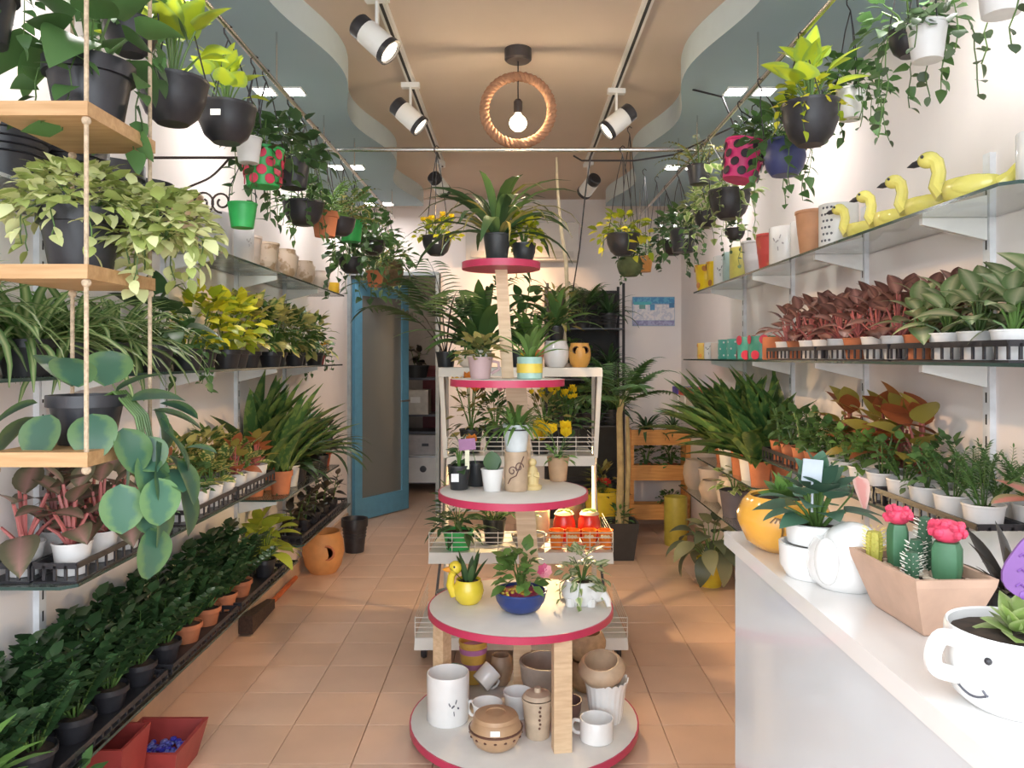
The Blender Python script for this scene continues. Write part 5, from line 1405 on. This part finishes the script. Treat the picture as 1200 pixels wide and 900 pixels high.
plant('dark_leaf_plant', 'dark plant in black pot on the top storeroom shelf', 'plant', (-1.02, 8.05, 1.18), ('taper', .13, .13, nurs), 'dark', 1.3)
boxx('red_panel', 'dark red sheet leaning behind the storeroom shelf', 'panel', -.75, 8.6, .0, .55, .05, 1.30, mat('maroon_sheet', (.16, .03, .035), .6), lambda t, sx, sy, sz: MB().box((0, -sy / 2 - .005, sz - .02), (sx, .012, .04)).build('edge_trim', mat('maroon_trim', (.22, .05, .05), .5), t))
# ------------------------------------------------------------------ counter-side wall: top shelf
RX = W - .16
grp = 'pots on the counter-side top shelf'
def tv(lab, y, kind, r, h, m, dx=0, deco=None):
    return vessel('ceramic_pot', lab, 'pot', (RX + dx, y, ZT), kind, r, h, m, grp, deco=deco)
sun_y = mat('sunflower_yellow', (.86, .62, .02), .3, var=.08, scale=10, col2=(.72, .35, .03), thr=.6)
for i, y in enumerate((4.84, 4.67)):
    tv('bright yellow sunflower-painted pot at the corner end, %s in line' % ORD[i], y, 'taper', .075, .16, sun_y, -.03 + .03 * i, dots(mat('seed_brown', (.45, .18, .03), .5), 4, 2, .02, a0=.4, taper=.2))
tv('white pot with grey sprig next to the yellow sunflower pots', 4.48, 'cyl', .078, .17, w_cer, 0, sprig(ink, -2.4, .5, .5))
tv('pale teal pot beside the white sprig pot on swan shelf', 4.29, 'cyl', .075, .165, mat('pale_teal', (.42, .58, .58), .35), 0)
tv('small lemon yellow pot after the pale teal pot', 4.10, 'cyl', .07, .165, mat('lemon_ceramic', (.72, .66, .16), .35), -.02)
tv('plain grey-white pot in the middle of swan shelf', 3.91, 'taper', .085, .17, pale_grey_cer)
tv('crimson and orange pot on the swan shelf', 3.69, 'taper', .082, .17, mat('crimson_orange', (.58, .08, .07), .4, scale=6, col2=(.62, .25, .08), thr=.55))
tv('white pot with small grey writing-like print before terracotta pot', 3.49, 'cyl', .08, .17, w_cer, 0, sprig(mat('faint_ink', (.35, .33, .33), .5), -2.5, .6, .6))
tv('white pot with fern print beside the plain terracotta pot', 3.31, 'cyl', .078, .165, w_cer, .03, sprig(ink, -2.3, .4, .7))
tv('plain terracotta pot on swan shelf', 3.12, 'taper', .078, .175, mat('light_terracotta', (.58, .30, .16), .6, var=.08), -.02)
tv('white pot with a column of dark dots next to the swans', 2.94, 'cyl', .072, .165, w_cer, 0, dots(ink, 3, 6, .005, .7, -2.9, .15, .9))
swan_m = mat('swan_yellow', (.80, .72, .18), .2, var=.06, coat=.4)
def swan(lab, y, x, s):
    t = thing('swan_planter', lab, 'planter', (x, y, ZT), radians(130), 'yellow swan planters', s)
    b = MB()
    pr = [(.001, 0), (.045, 0), (.068, .025), (.074, .055), (.066, .082), (.058, .085), (.05, .07)]
    b.lathe(pr, 20, sx=1.2, sy=.95)
    b.tube([(-.085, 0, .05), (-.115, 0, .075), (-.135, 0, .115)], [.035, .022, .008], 8)
    b.tube([(.08, 0, .045), (.105, 0, .08), (.098, 0, .12), (.105, 0, .155), (.125, 0, .168)], [.032, .026, .022, .023, .027], 10)
    b.ball((.13, 0, .168), .031, 12, 8, sc=(1.15, .9, .9)); b.build('body', swan_m, t)
    b = MB(); b.lathe([(.013, 0), (.011, .02), (.001, .042)], 10, (.158, 0, .163), 0, Matrix.Rotation(1.75, 3, 'Y')); b.build('beak', black_pl, t)
    b = MB()
    for q in (-1, 1): b.ball((.140, q * .027, .176), .006, 8, 5)
    b.build('eye', black_pl, t)
    for q in (-1, 1): MB().ball((-.02, q * .062, .055), .05, 12, 8, sc=(1.2, .25, .6)).build('wing', swan_m, t)
    link('soil', soilmesh('cyl', .052), t, loc=(0, 0, .072))
for i, (y, x, s) in enumerate(((2.74, RX + .01, .74), (2.53, RX + .01, .76), (2.32, RX + .01, .78), (2.10, RX + .01, .86))):
    swan(('smaller yellow swan planter beside the dotted white pot', 'yellow swan planter second in the row of four', 'yellow swan planter third in the row of four', 'largest yellow swan planter at the front end of the row')[i], y, x, s)
vessel('ceramic_pot', 'white floral cylinder pot at the front end of swan shelf', 'pot', (W - .07, 1.93, ZT), 'cyl', .06, .15, w_cer, grp, deco=sprig(mat('olive_ink', (.16, .17, .08), .5), -2.6, .6, .5))

RX = W - .125
# ------------------------------------------------------------------ counter-side wall: burgundy shelf
tray('black lattice tray of green variegated plants at the shelf front end', 1, W - .185, 1.80, 2.36, ZRM)
tray('black lattice tray in the middle of burgundy plant shelf', 1, W - .185, 2.38, 2.94, ZRM)
tray('black lattice tray at the teal pot end of burgundy plant shelf', 1, W - .185, 2.96, 3.52, ZRM)
tray('black lattice tray of burgundy plants against the wall', 1, W - .06, 1.80, 3.52, ZRM)
TP = ('taper', .052, .075, terra)
WP2 = ('taper', .052, .075, pot_white)
cols = 'wwtwwwtwtwtwt'
for i in range(12):
    y = 1.87 + .141 * i; q = TP if i in (3, 6, 10) else WP2
    sp = 'silver' if i < 4 else 'burgundy'
    plant('small_potted_plant', '%s plant in %s pot, edge of burgundy shelf, %s from shop front' % ('green-silver lance-leaved' if i < 4 else 'burgundy-leaved', 'terracotta' if q is TP else 'white', ORD[i]), 'plant', (W - .185, y, ZRM + .006), q, sp, 1.15 if i < 4 else 1.15, group='plants along the edge of burgundy shelf')
for i in range(12):
    y = 1.90 + .141 * i; sp = 'silver' if i < 3 else 'burgundy'
    plant('small_potted_plant', '%s plant by the wall on burgundy shelf, %s from shop front' % ('green-silver lance-leaved' if i < 3 else 'burgundy-leaved', ORD[i]), 'plant', (W - .06, y, ZRM + .006), WP2, sp, 1.3 if i < 3 else 1.3, group='plants by the wall on burgundy shelf')
plant('broad_leaf_plant', 'large pale-green broad-leaved plant at the burgundy shelf front', 'plant', (W - .13, 1.755, ZRM + .0), ('taper', .04, .06, pot_white), [sp_rosette(random.Random(81), 'ovate', G_SILVER, 7, .16, .7, 1.3, .10, None, .5, .04, 1.0)], 1, 0, 0)
teal = mat('teal_ceramic', (.07, .36, .28), .3, var=.1)
for lab, y, r, h, m, deco in (
    ('yellow pot with orange print at corner end of burgundy plant shelf', 5.08, .055, .105, mat('mug_yellow', (.76, .52, .12), .35), dots(mat('mug_orange', (.75, .30, .05), .4), 5, 2, .014)),
    ('white pot with black print beside the yellow printed pot', 4.90, .055, .105, w_cer, sprig(ink, -2.4, .8, .6)),
    ('plain blush pot next to the white-marked teal pots', 4.73, .055, .10, cream_pink, None),
    ('teal pot with white marks, first of the two teal pots', 4.52, .066, .115, teal, dots(w_cer, 8, 3, .006)),
    ('teal pot with white marks, second of the two teal pots', 4.33, .066, .115, teal, dots(w_cer, 8, 3, .006, a0=.2)),
    ('teal pot with large red flowers next to plain teal pots', 4.12, .070, .12, teal, dots(mat('poppy_red', (.70, .05, .09), .35), 5, 2, .026, a0=.3)),
    ('teal and red pot beside the burgundy tray', 3.92, .070, .12, mat('teal_dark', (.05, .26, .19), .3), dots(MATS['poppy_red'], 5, 2, .024, a0=.1)),
    ('red clay pot at the end of burgundy tray', 3.72, .062, .11, terra, None)):
    vessel('ceramic_pot', lab, 'pot', (RX - .01, y, ZRM), 'cyl', r, h, m, 'mugs and teal pots on counter-side wall', deco=deco)

# ------------------------------------------------------------------ counter-side wall: tray shelf beside the counter
tray('black lattice tray above the counter, at the shelf corner', 1, W - .185, 1.92, 2.46, ZR)
tray('black lattice tray above the counter, second along the shelf', 1, W - .185, 2.48, 3.02, ZR)
tray('black lattice tray of terracotta pots beside snake plants', 1, W - .185, 3.04, 3.58, ZR)
tray('black lattice tray against the wall above the counter', 1, W - .06, 1.92, 3.56, ZR)
spr = ['fir', 'fir', 'small_green', 'fir', 'leafy', 'small_fresh', 'small_fresh', 'small_green', 'small_green', 'leafy', 'small_green', 'leafy']
for i in range(12):
    y = 1.99 + .136 * i; q = WP if i < 8 else ('taper', .054, .088, terra)
    nm = {'fir': 'feathery dark green', 'small_green': 'bushy green', 'leafy': 'stemmed leafy', 'small_fresh': 'light green'}[spr[i]]
    plant('small_potted_plant', '%s plant in %s pot, %s along counter-side tray edge' % (nm, 'white' if i < 8 else 'terracotta', ORD[i]), 'plant', (W - .185, y, ZR + .006), q, spr[i], .9 if i < 5 else 1.05, group='plants along the counter-side tray edge')
spr2 = ['fir', 'fir', 'fir', 'small_green', 'orange', 'orange', 'orange', 'small_fresh', 'orange', 'small_green', 'small_green', 'leafy']
for i in range(12):
    y = 1.98 + .136 * i; nm = {'fir': 'feathery dark green', 'small_green': 'bushy green', 'leafy': 'stemmed leafy', 'small_fresh': 'light green', 'orange': 'orange-red leaved'}[spr2[i]]
    plant('small_potted_plant', '%s plant by the wall above counter, %s from shop front' % (nm, ORD[i]), 'plant', (W - .06, y, ZR + .006), WP if spr2[i] != 'orange' else WP, spr2[i], 1.0 if spr2[i] != 'orange' else 1.75, group='plants by the wall above the counter')
plant('pink_leaf_plant', 'broad salmon-pink leaf plant at the shelf corner above the smiling mug', 'plant', (W - .10, 1.86 + .0, ZR - .0), ('taper', .035, .06, pot_white), [[('leaf', leafmesh('ovate', leafmat('leaf_salmon', (.62, .26, .22), (.34, .30, .16), 'edge'), .3), LMX(Vector((-.02, 0, .07)), a, e, L, 0, 1.0), None) for a, e, L in ((1.7, .15, .14), (.6, .5, .12), (2.6, .3, .13))]], 1, 0, 0)
# snake plants on the short shelf
for i, (x, y, pm, h, sp, s, lab) in enumerate((
    (W - .185, 3.80, terra, .12, 'broad_snake', 1.05, 'wide dark snake plant in terracotta pot at counter-side shelf edge'),
    (W - .185, 3.96, pot_white, .11, 'snake_tall', 1.1, 'snake plant in white pot at the short shelf edge'),
    (W - .18, 4.14, terra, .16, 'broad_snake', 1.1, 'big snake plant in tall terracotta pot at short shelf edge'),
    (W - .185, 4.36, pot_white, .12, 'broad_snake', 1.05, 'snake plant in white pot at the corner end of short shelf'),
    (W - .06, 3.85, terra, .12, 'snake_tall', 1.2, 'tall snake plant by the wall in terracotta pot, short shelf'),
    (W - .06, 4.05, pot_white, .12, 'snake_tall', 1.2, 'tall snake plant by the wall in white pot, short shelf'),
    (W - .06, 4.28, terra, .12, 'snake_tall', 1.15, 'last tall snake plant by the wall on short shelf'))):
    plant('snake_plant', lab, 'plant', (x, y, .765), ('taper', .058, h, pm), sp, s, group='snake plants on the counter-side wall')
plant('snake_plant', 'broad drooping green plant leaning toward the poster', 'plant', (W - .13, 4.62, .765), ('taper', .07, .12, terra), 'broad_snake', 1.25, group='snake plants on the counter-side wall')
# boxes on the corner shelf
for i, (y, lab, m, mt) in enumerate(((5.62, 'violet-edged white box on the corner glass shelf', white_m, mat('box_violet', (.10, .07, .35), .5)), (5.40, 'red-topped white box on the corner glass shelf', white_m, mat('box_red', (.70, .12, .07), .5)), (5.18, 'second red-topped box, beside the snake plants', cream_m, mat('box_red', (.7, .1, .07), .5)))):
    t = thing('storage_box', lab, 'box', (W - .14, y, .99), 0, 'boxes on the corner shelf')
    b = MB(); b.box((0, 0, .07), (.17, .17, .14)); b.build('body', m, t)
    b = MB(); b.box((0, 0, .165), (.176, .176, .05)); b.build('lid', mt, t)
# blush stoneware on the lowest shelf
for i in range(4):
    vessel('ceramic_pot', 'blush stoneware pot on lowest counter-side shelf, %s from the corner' % ORD[i], 'pot', (W - .16 + .05 * (i % 2), 5.25 - .225 * i, .50), ('belly', 'taper', 'squat', 'belly', 'bowl')[i], .088, (.20, .17, .13, .19, .12)[i], cream_pink if i % 2 else mat('sand_stoneware', (.60, .46, .34), .5, var=.08), 'blush stoneware on the lowest shelf')
# plants on the floor by the counter
t = plant('floor_plant', 'grey-leaved drooping plant in yellow pot on the floor behind the counter', 'plant', (1.20, 4.70, 0), ('taper', .085, .17, yel_cer), [sp_rosette(random.Random(91), 'lance', leafmat('leaf_grey_green', (.13, .16, .10), (.24, .25, .14), 'mix'), 30, .20, -.8, 1.0, .14, None, 1.2, .12, 1.5)], 1, 0, 0)
b = MB(); b.ball((-.035, -.0735, .11), .006, 8, 5); b.build('painted_dot', dk_br, t)
plant('floor_plant', 'variegated cream plant in dark pot on lowest counter-side shelf', 'plant', (W - .16, 4.33, .50), ('taper', .085, .15, mat('slate_planter', (.09, .08, .10), .5)), [sp_bush(random.Random(92), 'ovate', G_CREAM, 60, .10, .16, .065)], 1, 0, 0)
vessel('floor_pot', 'tall mustard vase on the floor by the wooden box stand', 'vase', (1.20, 5.72, 0), 'cyl', .085, .36, mat('mustard_glaze', (.46, .38, .06), .4))

# ------------------------------------------------------------------ on the counter
ZC = 1.0005
orange_bowl = mat('amber_orange_glaze', (.80, .40, .06), .18, var=.05, coat=.5)
t = plant('orange_bowl_planter', 'glossy orange bowl planter with painted palm tree, on counter end', 'planter', (.56, 1.60, ZC), ('squat', .095, .112, orange_bowl), 'succulent', 1.0, 0, 0, fill=.92)
b = MB()
for a0 in (-1.95, -1.0):
    def wp(da, z, k=1.0):
        rr = .0955 * (1 - .9 * max(0, (z - .072) / .04) ** 2 * .2) * k
        return (cos(a0 + da) * rr, sin(a0 + da) * rr, z)
    b.tube([wp(0, .035), wp(.03, .055), wp(.02, .075)], .0022, 5)
    for q in range(6):
        d = -.24 + .096 * q
        b.tube([wp(.02, .075), wp(.02 + d * .6, .080), wp(.02 + d, .070)], .0016, 5)
b.build('painted_palm', mat('palm_brown', (.22, .12, .03), .5), t)
# white curled hippo-shaped planter
t = thing('hippo_planter', 'round white animal-shaped planter with leafy plant on the counter', 'planter', (.565, 1.36, ZC))
b = MB()
b.lathe([(.001, 0), (.045, 0), (.060, .014), (.066, .036), (.062, .062), (.05, .084), (.001, .086)], 28, (.012, -.022, 0), sx=1.0, sy=1.0)
b.ball((.018, -.036, .066), .052, 24, 14, sc=(1, 1, .92))
b.lathe([(.001, 0), (.048, 0), (.060, .02), (.062, .06), (.057, .061), (.05, .05)], 26, (-.018, .042, 0))
b.build('body', w_cer, t)
b = MB(); b.ball((-.036, -.058, .052), .040, 14, 10, sc=(.30, .62, 1.0), M=Matrix.Rotation(.5, 3, 'Z')); b.build('ear', w_cer, t)
b = MB(); b.lathe([(.052, .06), (.056, .095), (.052, .097), (.045, .085)], 20, (-.01, .05, 0)); b.build('rim', w_cer, t)
link('soil', soilmesh('cyl', .05), t, loc=(-.01, .05, .085))
grow(t, [(n_, m_, (Matrix.Translation((-.01, .05, 0)) @ (M_ if M_ is not None else Matrix.Identity(4))), k_) for n_, m_, M_, k_ in sp_rosette(random.Random(95), 'heart', leafmat('leaf_sage', (.07, .16, .10), rough=.5, trans=.12), 34, .075, -.1, 1.35, .06, None, .5, .04)], .085)
b = MB(); b.box((-.03, .02, .195), (.036, .002, .04), M=Matrix.Rotation(.1, 3, 'Y')); b.box((-.03, .021, .15), (.004, .002, .06)); b.build('plant_tag', mat('tag_pale_blue', (.42, .46, .50), .6), t)
link('leaf', leafmesh('heart', leafmat('spathe_pink', (.70, .30, .26), (.72, .45, .38), 'edge'), .2), t, LMX(Vector((.052, .02, .185)), 3.4, -1.2, .065, 0, .7))
b = MB(); b.tube([(.0, .04, .09), (.045, .03, .15), (.052, .02, .19)], .0018, 5); b.build('flower_stem', STEM, t)
# square clay pot with cacti
t = thing('cactus_planter', 'long flared clay pot of cacti with pink tops, on counter', 'planter', (.612, 1.165, ZC), radians(3))
clay = mat('rose_clay', (.55, .36, .26), .6, var=.08, scale=25)
b = MB(); h = .088
def sq(q, z, g=.036): return [(-q, -q - g, z), (q, -q - g, z), (q, q + g, z), (-q, q + g, z)]
b.add(sq(.030, 0) + sq(.034, .004) + sq(.058, h - .012) + sq(.060, h) + sq(.054, h) + sq(.050, h - .022), [(3, 2, 1, 0)] + [(k * 4 + i, k * 4 + (i + 1) % 4, k * 4 + 4 + (i + 1) % 4, k * 4 + 4 + i) for k in range(5) for i in range(4)] + [(20, 21, 22, 23)])
b.build('pot', clay, t, 0)
b = MB(); b.box((0, 0, h - .018), (.098, .17, .006)); b.build('soil', soil_m, t)
b = MB()
for i in range(150):
    x, y = rp.uniform(-.044, .044), rp.uniform(-.079, .079)
    b.ball((x, y, h - .013), rp.uniform(.003, .0065), 6, 4, sc=(1, 1, .7))
b.build('gravel', mat('pale_gravel', (.60, .48, .36), .6, scale=10, col2=(.40, .26, .18), thr=.5), t, kind='stuff')
b = MB()
for q in (-1, 0, 1): b.tube([(-.0445, q * .028 - .014, .045), (-.0485, q * .028, .056), (-.0455, q * .028 + .012, .048), (-.042, q * .028, .036), (-.040, q * .028 - .01, .03)], .0022, 5)
b.build('stamped_pattern', mat('clay_stamp', (.42, .27, .19), .7), t)
G_CACT = mat('cactus_green', (.05, .15, .07), .5, var=.15, scale=30)
def ribbed(x, y, r, hh, m, nm, n=9):
    b = MB(); b.lathe([(.001, 0), (r * .85, 0), (r, hh * .3), (r, hh * .8), (r * .8, hh * .96), (.001, hh)], n * 4, (x, y, h - .016), wob=lambda a, k: 1 + .09 * cos(a * n)); return b.build(nm, m, t)
def spines(x, y, r, z0, hh, n, rows, m, L=.006):
    b = MB()
    for j in range(rows):
        for i in range(n):
            a = 2 * pi * (i + .5 * (j % 2)) / n; z = z0 + hh * (j + .5) / rows
            p = Vector((x + cos(a) * r, y + sin(a) * r, z)); b.tube([p, p + Vector((cos(a) * L, sin(a) * L, L * .4))], .0007, 3)
    b.build('spines', m, t, kind='stuff')
spine_m = mat('spine_white', (.75, .72, .62), .6)
cact_pink = mat('cactus_pink', (.62, .05, .11), .5, var=.25, scale=60, bump=.4)
for x, y, r, hh, tr_ in ((.016, -.046, .021, .060, .022), (-.014, .030, .015, .070, .018)):
    ribbed(x, y, r, hh, G_CACT, 'cactus_stem', 4 if r > .02 else 5)
    b = MB(); b.ball((x, y, h - .016 + hh + tr_ * .6), tr_, 24, 10, sc=(1, 1, .8))
    for i in range(22):
        a = i * GA; zz = rp.uniform(-.4, .8); q = tr_ * math.sqrt(max(0, 1 - zz * zz))
        b.ball((x + cos(a) * q, y + sin(a) * q, h - .016 + hh + tr_ * .6 + zz * tr_ * .8), tr_ * .3, 6, 4)
    b.build('pink_crown', cact_pink, t)
for x, y, hh in ((-.010, -.012, .055), (.014, .005, .085), (-.030, -.035, .042), (.030, .035, .06)):
    ribbed(x, y, .010, hh, mat('cactus_dark', (.03, .09, .045), .5), 'cactus_stem', 6); spines(x, y, .010, h - .01, hh - .01, 8, int(hh / .007), spine_m)
ribbed(-.034, .064, .012, .05, mat('cactus_yellow', (.40, .36, .06), .6), 'cactus_stem', 8); spines(-.034, .064, .012, h, .04, 9, 7, mat('spine_yellow', (.72, .60, .15), .6))
# dark tentacled succulent leaning behind the clay pot
plant('dark_succulent', 'dark spiky succulent in black pot between clay pot and wall', 'plant', (.73, 1.12, ZC), ('taper', .045, .06, nurs), [sp_blades(random.Random(97), 'fat', G_BLACK, 14, .10, .2, 1.4, .3, False, .02, .8)], 1, 0, 0)
# smiling white mug planter
t = thing('mug_planter', 'white mug planter with drawn smile holding a succulent, counter front', 'planter', (.578, .885, ZC))
R = .074
b = MB(); b.lathe([(.001, 0), (.052, 0), (.066, .012), (.0735, .04), (R, .07), (R * .99, .086), (R * .965, .089), (R * .93, .087), (R * .92, .072)], 40); b.build('pot', w_cer, t)
b = MB(); b.tube(sm([(-.066, -.004, .074), (-.088, -.004, .078), (-.098, -.004, .06), (-.094, -.004, .042), (-.068, -.004, .034)]), .0095, 10); b.build('handle', w_cer, t)
link('soil', soilmesh('cyl', .073), t, loc=(0, 0, .077))
def face(a, z, k=1.008): return (cos(a) * R * k * (1 if z > .04 else .985 - (.04 - z) * 3), sin(a) * R * k * (1 if z > .04 else .985 - (.04 - z) * 3), z)
b = MB(); b.ball(face(-2.50, .066), .0042, 10, 6); b.ball(face(-1.50, .066), .0042, 10, 6); b.build('eye', black_pl, t)
b = MB(); b.tube([face(-3.12 + .07 * i, .0275 - .0085 * sin(pi * i / 9)) for i in range(9)], .0013, 6); b.tube([face(-2.60, .031), face(-2.555, .0265), face(-2.52, .0255)], .0014, 6); b.build('smile', ink, t)
grow(t, sp_rosette(random.Random(98), 'lance', leafmat('leaf_pale_succulent', (.30, .42, .12), (.42, .50, .22), 'edge'), 20, .052, .1, 1.3, 0, None, .2, .01, 1.9), .077)
tp = mat('tag_purple', (.17, .07, .24), .5)
b = MB(); PT = []
for i in range(28):
    a = 2 * pi * i / 28; PT.append((.05 * cos(a) * (1 + .06 * cos(4 * a)), .042 * sin(a) * (1 + .06 * cos(4 * a))))
TM = Matrix.Rotation(-.25, 3, 'Y')
vsx = [TM @ Vector((x, 0, z)) + Vector((.028, -.012, .158)) for x, z in PT] + [TM @ Vector((x, .003, z)) + Vector((.028, -.012, .158)) for x, z in PT]
b.add(vsx, [tuple(range(28)), tuple(range(55, 27, -1))] + [(i, 28 + i, 28 + (i + 1) % 28, (i + 1) % 28) for i in range(28)]); b.build('heart_sign', tp, t, 0)
b = MB()
def stroke(x0, z0, L):
    P = []
    for i in range(15):
        P.append(TM @ Vector((x0 + L * i / 14, -.0006, z0 + .0035 * sin(i * 2.1) + .0015 * sin(i * 5.3))) + Vector((.028, -.012, .158)))
    b.tube(P, .0013, 4)
for x0, z0, L in ((-.028, .022, .058), (-.034, .006, .064), (-.04, -.010, .07)): stroke(x0, z0, L)
b.ball(TM @ Vector((-.034, -.0005, -.022)) + Vector((.028, -.012, .158)), .005, 8, 5, sc=(1, .3, 1))
b.build('sign_lettering', mat('tag_dark_violet', (.16, .06, .26), .5), t)
b = MB(); b.box((.026, -.008, .11), (.007, .003, .07)); b.build('sign_stake', MATS['stake_cream'], t)
b = MB(); b.ball((.045, -.045, .092), .013, 12, 8); b.build('pink_bud', mat('bud_pink', (.68, .05, .20), .4), t)

# ------------------------------------------------------------------ hanging on the counter side
G2 = 'hanging plants on the counter-side rod'
lady = mat('cerise_metal', (.62, .03, .17), .4)
hang('neon_pothos', 'yellow-green broad-leaved plant in black hanging pot, counter side', 960, 2.40, 2.06, ('bowl', .088, .13, black_pl), ['neon', 'hang_fresh'], .95, x=.925, group=G2, rz=2.0)
hang('hanging_plant', 'dark green pothos hanging just behind the white bucket pots', 1000, 3.05, 2.17, ('bowl', .07, .09, black_pl), 'pothos', .9, x=1.02, group=G2)
hang('hanging_plant', 'blue-violet hanging pot with drooping green leaves', 922, 2.80, 2.06, ('belly', .075, .13, mat('violet_blue', (.05, .06, .17), .4)), 'hang_green', 1.1, x=.985, group=G2)
t = hang('hanging_plant', 'cerise pot with black polka dots, hanging tilted on counter side', 866, 3.08, 2.105, ('taper', .088, .155, lady), 'small_green', 1.0, x=.90, group=G2); dots(mat('dot_black', (.03, .02, .03), .4), 7, 4, .018, z0=.15, z1=.8, taper=.2)(t, .088, .155)
t.rotation_euler = (0, .22, 0)
hang('hanging_plant', 'wide black hanging pot behind the cerise polka dot pot', 856, 3.52, 2.03, ('bowl', .095, .13, black_pl), 'hang_cream', 1.0, x=.985, group=G2)
hang('hanging_plant', 'feathery olive plant hanging above the cerise pot', 850, 3.66, 2.22, ('taper', .06, .09, black_pl), 'fern_olive', 1.1, x=.88, group=G2)
hang('hanging_plant', 'leafy green black pot with price sticker, middle of counter-side rod', 800, 4.20, 1.97, ('taper', .075, .125, black_pl), 'hang_green', 1.1, x=.92, group=G2, sticker=1)
hang('hanging_plant', 'deep green plant hanging next to the stickered pot', 790, 4.55, 2.0, ('bowl', .07, .09, black_pl), 'hang_dark', 1.0, x=.94, group=G2)
hang('hanging_plant', 'pale variegated plant hanging beside the polka dot pot', 828, 3.86, 2.05, ('bowl', .06, .08, black_pl), 'hang_cream', .95, x=.96, group=G2)
for i, (x, y, z, r, h, lab) in enumerate(((1.12, 2.56, 2.19, .05, .10, 'white bucket pot with trailing stems, beside the yellow-green plant'), (1.075, 2.0, 2.17, .05, .095, 'white bucket pot with trailing stems, middle of the three'), (1.14, 1.80, 2.20, .055, .10, 'white bucket pot with long trailing vines, frontmost of the three'))):
    hang('hanging_plant', lab, 0, y, z, ('taper', r, h, pot_white), 'string' if i else ['string', 'hang_green'], 1.0 + .1 * i, x=x, group='white bucket pots with trailing stems', top=SOF)
hang('hanging_plant', 'trailing dark vine in small black pot high above the swan shelf', 0, 2.10, 2.22, ('bowl', .055, .07, black_pl), 'hang_green', 1.0, x=1.08, group=G2, top=SOF)
hang('hanging_plant', 'sparse heart-leaved vine trailing toward the swan shelf', 880, 3.9, 1.99, ('bowl', .05, .06, black_pl), 'string', .9, x=1.12, group=G2, top=SOF)
